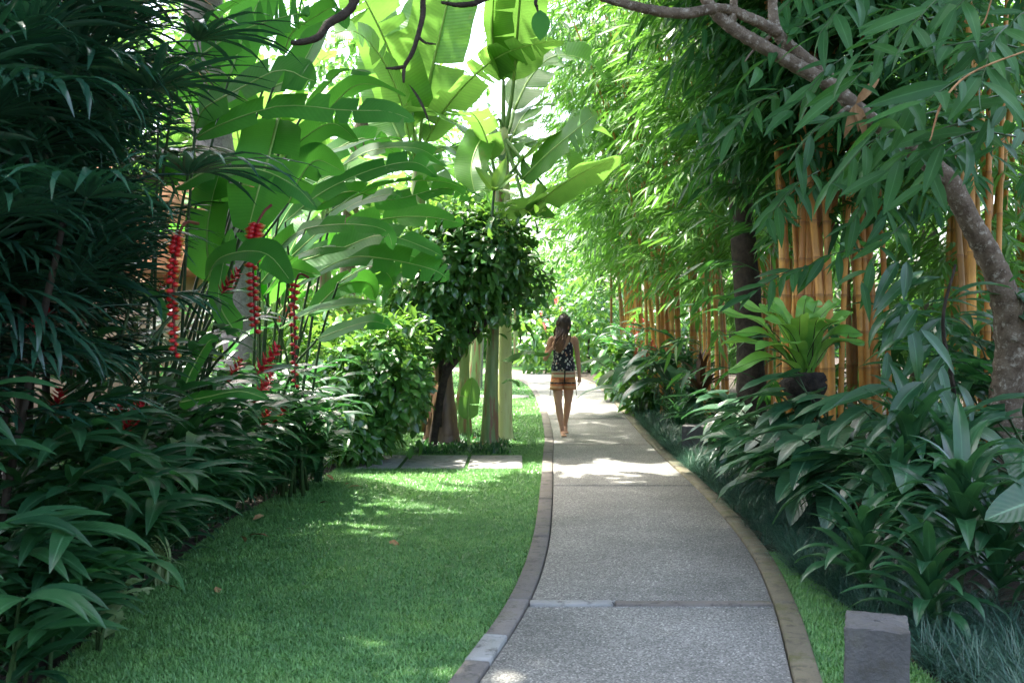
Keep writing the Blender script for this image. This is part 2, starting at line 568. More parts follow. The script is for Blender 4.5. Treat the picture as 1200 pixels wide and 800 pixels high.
def path_mat():
    m, nt, N, Lk, b = nodes_of('exposed_aggregate')
    tc = N.new('ShaderNodeTexCoord')
    v = N.new('ShaderNodeTexVoronoi')
    v.inputs['Scale'].default_value = 120
    Lk.new(tc.outputs['Object'], v.inputs[0])
    spk = ramp(nt, v.outputs['Color'], [(0.0, (0.075, 0.076, 0.068)), (0.45, (0.170, 0.171, 0.155)), (0.8, (0.275, 0.272, 0.248)), (1.0, (0.56, 0.55, 0.50))])
    n1 = noise(nt, 1.1, 5, 0.6, tc.outputs['Object'])
    col = mix_rgb(nt, 1.0, spk, ramp(nt, n1.outputs[0], [(0.3, (0.66, 0.66, 0.64)), (0.7, (1.2, 1.18, 1.15))]), 'MULTIPLY')
    n2 = noise(nt, 7, 6, 0.7, tc.outputs['Object'])
    f = ramp(nt, n2.outputs[0], [(0.55, (0, 0, 0)), (0.8, (0.35, 0.35, 0.35))])
    col = mix_rgb(nt, f, col, (0.085, 0.085, 0.07))
    Lk.new(col, b.inputs['Base Color'])
    b.inputs['Roughness'].default_value = 0.85
    bump(nt, b, v.outputs['Distance'], 0.7, 0.006)
    return m


def kerb_mat(name, c1, c2, moss):
    m, nt, N, Lk, b = nodes_of(name)
    tc = N.new('ShaderNodeTexCoord')
    oi = N.new('ShaderNodeObjectInfo')
    n1 = noise(nt, 3.0, 6, 0.65, tc.outputs['Object'])
    col = ramp(nt, n1.outputs[0], [(0.3, c1), (0.7, c2)])
    col = mix_rgb(nt, 1.0, col, ramp(nt, oi.outputs['Random'], [(0, (0.82, 0.82, 0.82)), (1, (1.12, 1.12, 1.12))]), 'MULTIPLY')
    n2 = noise(nt, 6, 6, 0.75, tc.outputs['Object'])
    f = ramp(nt, n2.outputs[0], [(0.5, (0, 0, 0)), (0.64, (1, 1, 1))])
    col = mix_rgb(nt, math_n(nt, 'MULTIPLY', f, moss), col, (0.085, 0.085, 0.025))
    n4 = noise(nt, 9, 6, 0.8, tc.outputs['Object'])
    f4 = ramp(nt, n4.outputs[0], [(0.52, (0, 0, 0)), (0.64, (0.7, 0.7, 0.7))])
    col = mix_rgb(nt, f4, col, (0.045, 0.042, 0.03))
    Lk.new(col, b.inputs['Base Color'])
    b.inputs['Roughness'].default_value = 0.9
    n3 = noise(nt, 45, 5, 0.7, tc.outputs['Object'])
    bump(nt, b, n3.outputs[0], 0.9, 0.012)
    return m


M['path'] = path_mat()
M['kerb'] = kerb_mat('kerb_concrete', (0.14, 0.125, 0.108), (0.20, 0.18, 0.155), 0.35)
M['kerb_moss'] = kerb_mat('mossy_kerb_concrete', (0.105, 0.092, 0.06), (0.17, 0.15, 0.098), 0.8)
M['kerb_new'] = kerb_mat('pale_mortar', (0.25, 0.25, 0.23), (0.36, 0.36, 0.33), 0.25)
M['stone'] = kerb_mat('dark_volcanic_stone', (0.05, 0.05, 0.049), (0.105, 0.103, 0.098), 0.15)
M['joint'] = plain_mat('dark_joint', (0.02, 0.02, 0.016), (0.05, 0.048, 0.035), 20, 0.95)


def ramp_uv_mat(name, stops, rough=0.4, axis=1, spec=0.5, nz_amt=0.0):
    m, nt, N, Lk, b = nodes_of(name)
    uv = N.new('ShaderNodeUVMap')
    sp = N.new('ShaderNodeSeparateXYZ')
    Lk.new(uv.outputs[0], sp.inputs[0])
    src = sp.outputs[axis]
    if nz_amt:
        tc = N.new('ShaderNodeTexCoord')
        nz = noise(nt, 12, 3, 0.6, tc.outputs['Object'])
        src = math_n(nt, 'ADD', src, math_n(nt, 'MULTIPLY', math_n(nt, 'SUBTRACT', nz.outputs[0], 0.5), nz_amt))
    Lk.new(ramp(nt, src, stops), b.inputs['Base Color'])
    b.inputs['Roughness'].default_value = rough
    b.inputs['Specular IOR Level'].default_value = spec
    return m


M['bract'] = ramp_uv_mat('red_bract', [(0.0, (0.42, 0.008, 0.014)), (0.62, (0.52, 0.015, 0.016)), (0.82, (0.50, 0.20, 0.03)), (1.0, (0.30, 0.34, 0.06))], 0.35)
M['red_flower'] = ramp_uv_mat('red_flower', [(0.0, (0.28, 0.005, 0.012)), (1.0, (0.60, 0.015, 0.03))], 0.4)

# ------------------------------------------------------------------ the setting: ground, path, lawn
def curve_pts(ctrl, n=400):
    return catmull(np.array([(a, b, 0) for a, b in ctrl]), n)


LEFT = curve_pts([(-0.75, 1.0), (-0.50, 2.6), (-0.17, 4.2), (0.095, 5.57), (0.26, 7.1), (0.38, 9.28), (0.48, 11.7), (0.59, 14.4), (0.65, 19), (0.62, 24.1), (0.48, 27.8), (0.0, 31.5), (-1.4, 35), (-4, 37.5), (-8, 38.5)])
RIGHT = curve_pts([(0.62, 1.0), (0.92, 2.6), (1.20, 4.2), (1.46, 5.57), (1.66, 7.1), (1.77, 9.28), (1.80, 11.7), (1.87, 14.4), (2.05, 19), (2.20, 23), (2.2, 27.5), (1.75, 32.5), (-0.2, 37), (-3, 39.8), (-8, 41)])


def edge_x(C, y):
    k = C[:, 1].searchsorted(y) if np.all(np.diff(C[:, 1]) > -1e-3) else np.abs(C[:, 1] - y).argmin()
    return float(np.interp(y, C[:, 1], C[:, 0]))


def offset(C, d):
    t = tangents(C)
    n = np.stack([-t[:, 1], t[:, 0], 0 * t[:, 0]], 1)
    return C + n * d


KW = 0.125
LOUT, ROUT = offset(LEFT, KW), offset(RIGHT, -KW)


def strip(A, B, z0, z1, k0, k1, step=1, inset=0.0, mi=0):
    """a slab with top and sides between curves A and B, from station k0 to k1"""
    ks = np.unique(np.concatenate([np.arange(k0, k1, step), [k1]])).astype(int)
    a, b = A[ks].copy(), B[ks].copy()
    if inset:
        d = (b - a) / np.maximum(np.linalg.norm(b - a, axis=1, keepdims=True), 1e-6)
        a, b = a + d * inset, b - d * inset
        t0 = (A[ks[1]] - A[ks[0]]); t0 /= np.linalg.norm(t0)
        t1 = (A[ks[-1]] - A[ks[-2]]); t1 /= np.linalg.norm(t1)
        a[0] += t0 * inset; b[0] += t0 * inset; a[-1] -= t1 * inset; b[-1] -= t1 * inset
    bev = 0.006
    d = (b - a) / np.maximum(np.linalg.norm(b - a, axis=1, keepdims=True), 1e-6)
    rows = [(a, z0), (a, z1 - bev), (a + d * bev, z1), (b - d * bev, z1), (b, z1 - bev), (b, z0)]
    V = np.stack([np.column_stack([r[:, 0], r[:, 1], np.full(len(r), z)]) for r, z in rows], 1)
    n = len(ks)
    g = G()
    F = grid_faces(n, 6)[:, ::-1].tolist()
    for s in (0, (n - 1) * 6):
        F += [[s + 0, s + 1, s + 4, s + 5], [s + 1, s + 2, s + 3, s + 4]]
    g.add(V, F, V.reshape(-1, 3)[:, :2], mi)
    return g


# ground sheet with gently mounded beds
xs = np.concatenate([np.linspace(-260, -16, 18), np.linspace(-14, 14, 113), np.linspace(16, 260, 18)])
ys = np.concatenate([np.linspace(-60, -4, 8), np.linspace(-3, 46, 140), np.linspace(50, 420, 20)])
Xg, Yg = np.meshgrid(xs, ys, indexing='ij')
rx = np.interp(Yg.ravel(), ROUT[:, 1][:330], ROUT[:, 0][:330]).reshape(Xg.shape)
Zg = -0.05 + 0.22 * np.clip((Xg - rx - 0.35) / 1.2, 0, 1) * (Yg < 30) + 0.10 * np.clip((-2.35 - Xg) / 0.8, 0, 1) * (Yg < 11)
Zg += 0.015 * np.sin(Xg * 3.1 + Yg * 1.7) * np.cos(Yg * 2.3) * ((Xg > rx + 0.3) | (Xg < -2.4))
g = G()
g.add(np.stack([Xg, Yg, Zg], -1), grid_faces(len(xs), len(ys))[:, ::-1], np.stack([Xg, Yg], -1).reshape(-1, 2))
ground = put('ground', g, M['soil'])
tag(ground, 'dark earth of the planting beds and the ground beyond', None, None, 'structure')

# lawn sheets
def bed_edge(y):
    return np.interp(y, [0, 4, 6, 8, 9.5, 10.6, 11.3, 12.0, 16, 24, 45], [-2.0, -2.02, -2.2, -2.27, -2.15, -1.95, -1.9, -2.6, -5.0, -8, -14])


ly = np.linspace(1.0, 45, 180)
lo = np.interp(ly, LOUT[:, 1][:330], LOUT[:, 0][:330])
hi = np.where(ly > 33, np.interp(ly, [33, 36.8, 45], [lo[ly <= 33][-1], -2.4, -9]), lo)
le = bed_edge(ly)
tt = np.linspace(0, 1, 14)[None]
V = np.stack([le[:, None] * (1 - tt) + (hi[:, None] + 0.03) * tt, np.broadcast_to(ly[:, None], (180, 14)), np.zeros((180, 14))], -1)
g = G()
g.add(V, grid_faces(180, 14)[:, ::-1], V.reshape(-1, 3)[:, :2])
ry = np.linspace(1.0, 7.0, 20)
rl = np.interp(ry, ROUT[:, 1][:330], ROUT[:, 0][:330]) - 0.03
rr_ = rl + np.interp(ry, [1, 3.5, 4.2, 5.5, 7], [1.0, 0.8, 0.55, 0.30, 0.05])
V2 = np.stack([np.stack([rl, ry, 0 * ry], -1), np.stack([rr_, ry, 0 * ry], -1)], 1)
g.add(V2, grid_faces(20, 2)[:, ::-1], V2.reshape(-1, 3)[:, :2])
fx, fy = np.meshgrid(np.linspace(-12, 7, 20), np.linspace(38.0, 52, 16), indexing='ij')
g2 = G()
g.add(np.stack([fx, fy, 0 * fx - 0.008], -1), grid_faces(20, 16)[:, ::-1], np.stack([fx, fy], -1).reshape(-1, 2))
lawn = put('lawn', g, M['lawn'])
tag(lawn, 'mown green lawn beside the garden path', None, None, 'structure')

# path: dark bed below, slabs, a mortar strip, kerb pieces
path = put('path', strip(LOUT, ROUT, -0.12, -0.012, 0, 399, 3), M['joint'])
tag(path, 'curving grey garden path with concrete kerbs', None, None, 'structure')


def station(C, y):
    return int(np.abs(C[:330, 1] - y).argmin())


MID = (LEFT + RIGHT) / 2
cuts = [1.3, 3.2, 5.50, 5.62, 9.75, 13.2, 17, 21, 25, 29]
st = [station(MID, y) for y in cuts] + [310, 330, 350, 372, 399]
for a, b in zip(st[:-1], st[1:]):
    if abs(MID[a, 1] - 5.50) < 0.08 and b - a <= 3:
        continue
    put('slab', strip(LEFT, RIGHT, -0.06, 0.020, a, b, 1, 0.004), M['path'], path)
# the mortar strip across the path, cracked into two pieces
sa, sb_ = station(MID, 5.50), station(MID, 5.62)
A = LEFT[sa:sb_ + 1] * 1.0
yc = 5.56
for f0, f1, mm, dz in ((0.0, 0.345, 'kerb_new', 0.004), (0.352, 1.0, 'kerb', 0.0)):
    l0, r0 = edge_x(LEFT[:330], yc), edge_x(RIGHT[:330], yc)
    x0, x1 = l0 + (r0 - l0) * f0 + 0.006, l0 + (r0 - l0) * f1 - 0.004
    g = G()
    box(g, x0, x1, yc - 0.043 + (0.01 if f0 else 0), yc + 0.047, -0.05, 0.022 + dz, 0, 0.005)
    put('mortar_strip', g, M[mm], path)
for side, (A, B, mm) in enumerate(((LOUT, LEFT, 'kerb'), (RIGHT, ROUT, 'kerb_moss'))):
    ycuts = ([1.2, 2.5, 3.6, 4.56, 4.93, 5.6, 7.3, 8.9, 10.6, 12.3, 14, 16, 18, 20, 22, 24, 26, 28, 30] if side == 0 else
             [1.2, 2.4, 3.5, 4.6, 5.54, 6.7, 8.0, 9.5, 11, 12.6, 14.3, 16, 18, 20, 22, 24, 26, 28, 30])
    ss = [station((A + B) / 2, y) for y in ycuts] + [322, 340, 360, 380, 399]
    for k, (a, b) in enumerate(zip(ss[:-1], ss[1:])):
        if b <= a: continue
        pale = side == 0 and abs(ycuts[min(k, len(ycuts) - 1)] - 4.56) < 0.01
        put('kerb_stone', strip(A, B, -0.08, 0.032 if not pale else 0.037, a, b, 1, 0.0035), M['kerb_new' if pale else mm], path)

# pale paving slabs that cross the lawn
stepping = thing('paving_strip', 'pale concrete slabs laid across the lawn before the banana stems', 'paving', (-0.9, 11.5, 0))
stepping['kind'] = 'structure'
del stepping['category']
for x0, x1 in ((425, 470), (475, 546), (550, 612)):
    g = G()
    a, b, c, d = P(x0, 549, 1), P(x1, 549, 1), 0, 0
    X0, X1 = (x0 - 600) / FPX * 11.5, (x1 - 600) / FPX * 11.5
    box(g, X0, X1, 10.95, 12.05, -0.08, 0.022, 0, 0.008)
    put('slab', g, M['kerb_new'], stepping)
far_strip = thing('paving_strip', 'narrow concrete slabs crossing the lawn far behind the banana stems', 'paving', (0.2, 22.5, 0))
far_strip['kind'] = 'structure'
del far_strip['category']
for x0, x1 in ((-2.6, -1.4), (-1.35, -0.5), (-0.45, 0.38)):
    g = G()
    box(g, x0, x1, 22.2, 23.0, -0.08, 0.02, 0, 0.008)
    put('slab', g, M['kerb_new'], far_strip)


# ------------------------------------------------------------------ grass
def blades(pos, L, Wd, lean, droop, mi=0, nseg=2):
    """many grass blades at once: pos (n,3), L, Wd, lean arrays"""
    n = len(pos)
    az = rng.uniform(0, 2 * PI, n)
    dx, dy = np.cos(az), np.sin(az)
    px, py = -dy, dx
    V = np.zeros((n, nseg + 1, 2, 3))
    for k in range(nseg + 1):
        s = k / nseg
        out = L * (lean * s + droop * s * s)
        up = L * (s * np.sqrt(np.maximum(0.05, 1 - lean ** 2)) - droop * 0.75 * s ** 2.2)
        w = Wd * (1 - 0.88 * s ** 1.5) * 0.5
        for j, sg in enumerate((-1, 1)):
            V[:, k, j, 0] = pos[:, 0] + dx * out + px * w * sg
            V[:, k, j, 1] = pos[:, 1] + dy * out + py * w * sg
            V[:, k, j, 2] = pos[:, 2] + up
    base = np.arange(n)[:, None] * (nseg + 1) * 2
    F = np.concatenate([base + np.array([[2 * k, 2 * k + 1, 2 * k + 3, 2 * k + 2]]) for k in range(nseg)])
    U = np.zeros((n, nseg + 1, 2, 2))
    U[..., 1] = (np.arange(nseg + 1) / nseg)[None, :, None]
    return V.reshape(-1, 3), F, U.reshape(-1, 2)


def in_lawn_sample(n, y0, y1):
    y = rng.uniform(y0, y1, n)
    l = bed_edge(y)
    r = np.interp(y, LOUT[:, 1][:330], LOUT[:, 0][:330])
    x = l + rng.uniform(-0.01, 1.0, n) * (r - l) + 0.012
    keep = np.abs(x) < 0.53 * y + 0.3
    on_slab = (y > 10.97) & (y < 12.03) & (x > (425 - 600) / FPX * 11.5) & (x < 0.13)
    on_slab |= (y > 22.2) & (y < 23.0) & (x > -2.6) & (x < 0.38)
    keep &= ~on_slab
    return np.stack([x, y, 0 * x], 1)[keep]


g = G()
for y0, y1, n, L, W_ in ((3.6, 6, 110000, 0.024, 0.0055), (6, 9, 90000, 0.028, 0.007), (9, 13, 60000, 0.036, 0.010), (13, 22, 52000, 0.05, 0.016), (22, 38, 36000, 0.06, 0.03)):
    p = in_lawn_sample(n, y0, y1)
    k = len(p)
    g.add(*blades(p, L * rng.uniform(0.5, 1.25, k), W_ * rng.uniform(0.7, 1.3, k), rng.uniform(0.3, 0.97, k), rng.uniform(0, 0.4, k)))
n = 30000
y = rng.uniform(2.6, 6.8, n)
a = np.interp(y, ry, rl); b = np.interp(y, ry, rr_)
x = a + rng.uniform(0.02, 1.0, n) * (b - a)
p = np.stack([x, y, 0 * x], 1)
g.add(*blades(p, 0.034 * rng.uniform(0.5, 1.3, n), 0.008 * rng.uniform(0.7, 1.3, n), rng.uniform(0.1, 0.85, n), rng.uniform(0, 0.4, n)))
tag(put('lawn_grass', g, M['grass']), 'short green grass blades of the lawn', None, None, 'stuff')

# dark mondo grass along the right kerb
g = G()
for y0, y1, nt_, per in ((2.2, 9.0, 620, 46), (9.0, 16, 420, 34), (16, 28, 300, 22)):
    for k in range(nt_):
        y = rng.uniform(y0, y1)
        e = np.interp(y, ROUT[:, 1][:330], ROUT[:, 0][:330])
        near = np.interp(y, [2, 3.5, 4.5, 5.6, 6.6], [0.85, 0.72, 0.48, 0.26, 0.02])
        width = 0.55 if y < 9 else 0.42
        x = e + near + rng.uniform(0.02, width) * (1.25 if y < 5.5 else 1.0)
        if abs(x - 1.49) < 0.22 and 3.75 < y < 4.4: continue
        sz = rng.uniform(0.8, 1.25)
        pp = np.tile([x, y, 0.0], (per, 1)) + rng.randn(per, 3) * [0.025, 0.025, 0.004]
        g.add(*blades(pp, 0.24 * sz * rng.uniform(0.6, 1.2, per), (0.0055 if y < 9 else 0.008 if y < 16 else 0.014) * np.ones(per), rng.uniform(0.15, 0.8, per), rng.uniform(0.2, 0.75, per), nseg=3))
tag(put('mondo_grass', g, M['mondo']), 'dark bluish mondo grass bordering the right kerb', None, None, 'stuff')

# small herbs and dead leaves round the banana stems
g = G()
for k in range(260):
    p = np.array([[rng.uniform(-1.25, -0.05), rng.uniform(12.2, 14.2), 0.0]])
    pp = np.tile(p, (7, 1)) + rng.randn(7, 3) * [0.03, 0.03, 0]
    g.add(*blades(pp, 0.10 * rng.uniform(0.5, 1.2, 7), 0.03 * np.ones(7), rng.uniform(0.2, 0.9, 7), rng.uniform(0, 0.4, 7)))
tag(put('ground_cover', g, M['ginger']), 'low leafy ground cover at the foot of the banana stems', None, None, 'stuff')
g = G()
lf = blade(0.16, 0.055, 3, 2, pr_lance, 0.8, 0.3)
for k in range(900):
    side = rng.rand() < 0.5
    y = rng.uniform(3.5, 14)
    x = rng.uniform(-4.5, bed_edge(y) - 0.1) if side else np.interp(y, ROUT[:, 1][:330], ROUT[:, 0][:330]) + rng.uniform(0.7, 3)
    if k > 840: x, y = rng.uniform(-0.9, 0.0), rng.uniform(13.2, 14.1)
    if k > 885: y = rng.uniform(5, 12); x = bed_edge(y) + 0.1 + abs(rng.randn()) * 0.6
    z = 0.02 if k > 840 else (0.2 if not side else 0.09)
    if not side and k <= 840 and y < 6.5: continue
    lf_m = frame((x, y, z), (rng.randn(), rng.randn(), 0.25 * rng.randn()), (0.3 * rng.randn(), 0.3 * rng.randn(), 1), rng.uniform(0.5, 1.2))
    g.add_g(lf, lf_m)
tag(put('leaf_litter', g, M['dry']), 'dry brown fallen leaves lying in the beds', None, None, 'stuff')


# ------------------------------------------------------------------ plant builders
CAMP = Vector((0, 0, CAM_H))


def in_view(p, m=0.06):
    return p.y > 0.5 and abs(p.x) < (0.5142 + m) * p.y and -0.36 - m < (p.z - CAM_H) / p.y < 0.33 + m


class Kit:
    """alike leaves: a few shared meshes, used singly or joined"""
    def __init__(s, name, geos, mats):
        s.geos, s.mats, s.name = geos, mats, name
        s.meshes = [q.mesh(name, mats) for q in geos]

    def scatter(s, parent, items, part, rest_name='foliage', limit=300, order=None):
        items = [(Matrix(m), v) for m, v in items]
        vis = [it for it in items if in_view(it[0].translation)]
        vis.sort(key=lambda it: (it[0].translation - CAMP).length if order is None else order(it[0].translation))
        single = vis[:limit]
        ids = set(id(it) for it in single)
        for m, v in single:
            inst(part, s.meshes[v % len(s.meshes)], m, parent)
        rest = [it for it in items if id(it) not in ids]
        if rest:
            q = G()
            for m, v in rest:
                q.add_g(s.geos[v % len(s.geos)], m)
            tag(put(rest_name, q, s.mats, parent), kind='stuff')


def rv(s=1.0):
    return Vector((rng.randn() * s, rng.randn() * s, rng.randn() * s))


def stem_part(parent, name, pts, radii, mat, n=8, seg=None, knob=0.0):
    q = G()
    tube(q, pts, radii, n, seg or max(6, len(pts) * 4), 0, 1.0, knob)
    return put(name, q, mat, parent)


def hero_leaf(parent, pts, W, nrm, mat, tears=0, fold=0.25, stalk=None, rs=0.022, dark=False, **kw):
    """a big leaf with its own midrib; stalk: points from the plant up to the leaf"""
    gl, gm = sweep_leaf(pts, W, nrm, tears=tears, fold=fold, **kw)
    if stalk is not None:
        gs = G()
        tube(gs, list(stalk) + [pts[0]], [rs * 1.5, rs, rs * 0.8], 6, 12)
    o = put('leaf', gl, mat, parent)
    if stalk is not None:
        put('stalk', gs, M['stalk'] if dark else M['stalk_pale'], o)
    put('midrib', gm, M['midrib'], o)
    return o


def arch_pts(base, az, el, L, droop, n=6, side=0.0):
    """points of a rib that leaves base and sags under its own weight"""
    p = Vector(base)
    out = [p.copy()]
    for k in range(n):
        a = el - droop * ((k + 0.5) / n) ** 1.4
        d = Vector((math.cos(az + side * k / n) * math.cos(a), math.sin(az + side * k / n) * math.cos(a), math.sin(a)))
        p = p + d * (L / n)
        out.append(p.copy())
    return out


def up_normal(pts):
    d = Vector(pts[-1]) - Vector(pts[0])
    h = Vector((d.x, d.y, 0))
    if h.length < 0.05: h = Vector((0.1, -0.3, 0))
    h.normalize()
    return Vector((0, 0, 1)) - h * 0.35


def banana(label, base, height, r, leaves, stem='stem_green', lean=(0, 0), mat='banana', group=None, stems=None):
    """leaves: list of (azimuth deg, elevation deg, length, width, droop, tears)"""
    b = Vector(base)
    t = thing('banana_plant', label, 'banana plant', b, group)
    top = b + Vector((lean[0], lean[1], height))
    midp = b + Vector((lean[0] * 0.4, lean[1] * 0.4, height * 0.5))
    stem_part(t, 'stem', [b - Vector((0, 0, 0.05)), b + Vector((0, 0, 0.25)), midp, top], [r * 1.25, r * 1.05, r * 0.85, r * 0.5], M[stem], 14, 22, 0.02)
    for az, el, L, W, dr, te in leaves:
        az, el = math.radians(az), math.radians(el)
        d = Vector((math.cos(az) * math.cos(el), math.sin(az) * math.cos(el), math.sin(el)))
        p0 = top + d * rng.uniform(0.35, 0.6)
        pts = arch_pts(p0, az, el, L, dr, 6, rng.uniform(-0.25, 0.25))
        hero_leaf(t, pts, W, up_normal(pts), M[mat], te, rng.uniform(0.1, 0.45), [top - Vector((0, 0, 0.25)), top + d * 0.15], r * 0.3)
    return t


def rnd_leaves(n, L=(1.6, 2.3), W=(0.45, 0.6), el=(40, 80), dr=(0.8, 1.8), te=5):
    a0 = rng.uniform(0, 360)
    return [(a0 + k * 137.5 + rng.uniform(-15, 15), rng.uniform(*el), rng.uniform(*L), rng.uniform(*W), rng.uniform(*dr), te * rng.uniform(0.3, 1.4)) for k in range(n)]


# ------------------------------------------------------------------ banana plants in the middle
def px_leaf(t, pxs, W, nrm, mat, d=None, **kw):
    pts = [P(x, y, z) for x, y, z in pxs]
    return hero_leaf(t, pts, W, nrm, M[mat], **kw)


TOCAM = Vector((0, -1, 0.25))
UPC = Vector((0, -0.5, 1))

# the two stems beside the path: the pale one and the green one before it
b1 = Vector(((590 - 600) / FPX * 13.9, 13.9, 0))
t = thing('banana_plant', 'tall banana with pale yellow smooth stem beside the path', 'banana plant', b1)
stem_part(t, 'stem', [P(592, 517, 13.9), P(592, 503, 13.9), P(592, 400, 13.9), P(592, 280, 13.9), P(590, 150, 13.9)], [0.16, 0.105, 0.09, 0.085, 0.065], M['stem_pale'], 18, 34, 0.012)
tp = P(590, 160, 13.9)
px_leaf(t, [(602, 95, 13.8), (606, 40, 13.7), (612, -30, 13.6), (622, -90, 13.5)], 0.78, TOCAM, 'banana', fold=0.15, stalk=[tp, P(597, 130, 13.85)], rs=0.03)
px_leaf(t, [(590, 95, 13.9), (578, 50, 13.7), (578, 0, 13.5), (584, -60, 13.3)], 0.62, TOCAM + Vector((0.5, 0, 0)), 'banana', fold=0.7, stalk=[tp, P(590, 130, 13.9)], rs=0.03)
px_leaf(t, [(602, 130, 14.2), (622, 90, 14.6), (650, 66, 15), (690, 72, 15.2), (720, 100, 15.3)], 0.60, (0, -0.7, 0.7), 'banana', tears=4, fold=0.2, stalk=[tp, P(597, 150, 14)], rs=0.03)
px_leaf(t, [(612, 210, 13.6), (640, 182, 13.3), (672, 155, 13.0), (700, 132, 12.7)], 0.58, (-0.45, -0.8, 0.35), 'banana', fold=0.1, stalk=[tp, P(600, 190, 13.8)], rs=0.025, tears=2)
px_leaf(t, [(618, 250, 13.2), (650, 222, 12.9), (688, 200, 12.7), (728, 184, 12.5)], 0.52, (0.1, 0.45, 1.0), 'banana', fold=-0.15, stalk=[tp, P(603, 200, 13.6)], rs=0.025, tears=1, curl=0.2)
px_leaf(t, [(640, 222, 13.3), (625, 238, 13.2), (606, 246, 13.1), (580, 236, 13.0)], 0.50, (0.05, 0.5, 1.0), 'banana', fold=-0.1, stalk=[tp, P(622, 200, 13.5)], rs=0.02)
px_leaf(t, [(575, 150, 13.6), (560, 170, 13.2), (552, 200, 12.9), (560, 240, 12.7)], 0.45, TOCAM, 'banana', fold=0.3, stalk=[tp, P(585, 140, 13.8)], rs=0.02)
px_leaf(t, [(612, 170, 14.2), (640, 165, 14.6), (665, 185, 14.9), (680, 225, 15)], 0.5, UPC, 'banana', fold=0.2, stalk=[tp, P(598, 165, 14)], rs=0.02, tears=5)
# low torn sucker leaf that crosses before the pale stem
px_leaf(t, [(588, 423, 13.55), (605, 414, 13.4), (622, 412, 13.3), (643, 414, 13.25)], 0.17, (0, -0.35, 1), 'banana', fold=-0.35, tears=4, wav=0.05)
px_leaf(t, [(588, 449, 13.5), (596, 444, 13.45), (604, 446, 13.4), (609, 453, 13.38)], 0.10, (0, -0.3, 1), 'banana', fold=-0.3, tears=2)

b2 = Vector(((574 - 600) / FPX * 13.3, 13.3, 0))
t = thing('banana_plant', 'banana with greenish brown streaked leaning stem before the pale stem', 'banana plant', b2)
stem_part(t, 'stem', [P(574, 523, 13.3), P(574, 505, 13.3), P(576, 440, 13.35), P(579, 370, 13.4), (P(586, 270, 13.5)), P(584, 210, 13.6)], [0.15, 0.118, 0.088, 0.075, 0.07, 0.055], M['stem_green'], 16, 30, 0.02)
tp = P(584, 220, 13.6)
for az, el, L, W, dr in ((150, 60, 1.8, 0.5, 1.3), (60, 65, 1.9, 0.5, 1.2), (250, 55, 1.2, 0.42, 1.3), (355, 50, 1.5, 0.45, 1.5)):
    az, el = math.radians(az), math.radians(el)
    d = Vector((math.cos(az) * math.cos(el), math.sin(az) * math.cos(el), math.sin(el)))
    pts = arch_pts(tp + d * 0.4, az, el, L, dr)
    hero_leaf(t, pts, W, up_normal(pts), M['banana'], 3, 0.25, [tp, tp + d * 0.15], 0.025)

# the little sucker with one upright leaf
t = thing('banana_sucker', 'young banana sucker with a single upright light green leaf', 'banana plant', P(549, 523, 13.2))
stem_part(t, 'stem', [P(549, 525, 13.1), P(549, 505, 13.1), P(548, 488, 13.1)], [0.022, 0.018, 0.014], M['midrib'], 8)
px_leaf(t, [(548, 492, 13.1), (549, 475, 13.1), (551, 458, 13.1), (553, 442, 13.08)], 0.27, (0.35, -1, 0.15), 'banana', fold=0.35)

# brown stumps behind the shrub
for (x, y0, y1, dd, rr, mt, lab, lx) in (
        (524, 515, 410, 13.4, 0.16, 'stem_brown', 'dead brown banana stem with peeling orange sheaths behind the shrub', -6),
        (508, 512, 425, 13.7, 0.13, 'stem_brown', 'dark brown dead banana stem leaning beside the shrub trunk', 8),
        (544, 512, 385, 14.6, 0.09, 'stem_green', 'pale green banana stem standing behind the upright sucker leaf', 0)):
    t = thing('banana_stump' if mt == 'stem_brown' else 'banana_plant', lab, 'banana plant', P(x, 385 + 1809 / dd, dd))
    stem_part(t, 'stem', [P(x, 385 + 1809 / dd + 2, dd), P(x + lx * 0.3, y0 - 20, dd), P(x + lx, y1, dd)], [rr * 1.25, rr, rr * 0.7], M[mt], 14, 22, 0.03)
    for k in range(5):
        a = rng.uniform(PI, 2 * PI)
        bb = P(x + lx * 0.4, y0 - 30 - 10 * k, dd) + Vector((math.cos(a) * rr * 0.95, math.sin(a) * rr * 0.95, 0))
        gl, _ = sweep_leaf([bb, bb + Vector((math.cos(a) * 0.05, math.sin(a) * 0.05, -0.25)), bb + Vector((math.cos(a) * 0.07, math.sin(a) * 0.07, -0.6))], 0.13, (math.cos(a), math.sin(a), 0.2), pr_strap, 0, -0.4, 8, 2)
        put('sheath', gl, M['stem_brown'] if mt == 'stem_brown' else M['stem_green'], t)
    if mt == 'stem_green':
        tp = P(x, y1, dd)
        for az, el, L, W, dr in ((20, 60, 1.2, 0.36, 1.6), (140, 65, 1.4, 0.4, 1.2), (260, 50, 1.0, 0.35, 1.5)):
            az, el = math.radians(az), math.radians(el)
            d = Vector((math.cos(az) * math.cos(el), math.sin(az) * math.cos(el), math.sin(el)))
            pts = arch_pts(tp + d * 0.3, az, el, L, dr)
            hero_leaf(t, pts, W, up_normal(pts), M['banana'], 4, 0.25, [tp, tp + d * 0.1], 0.022)

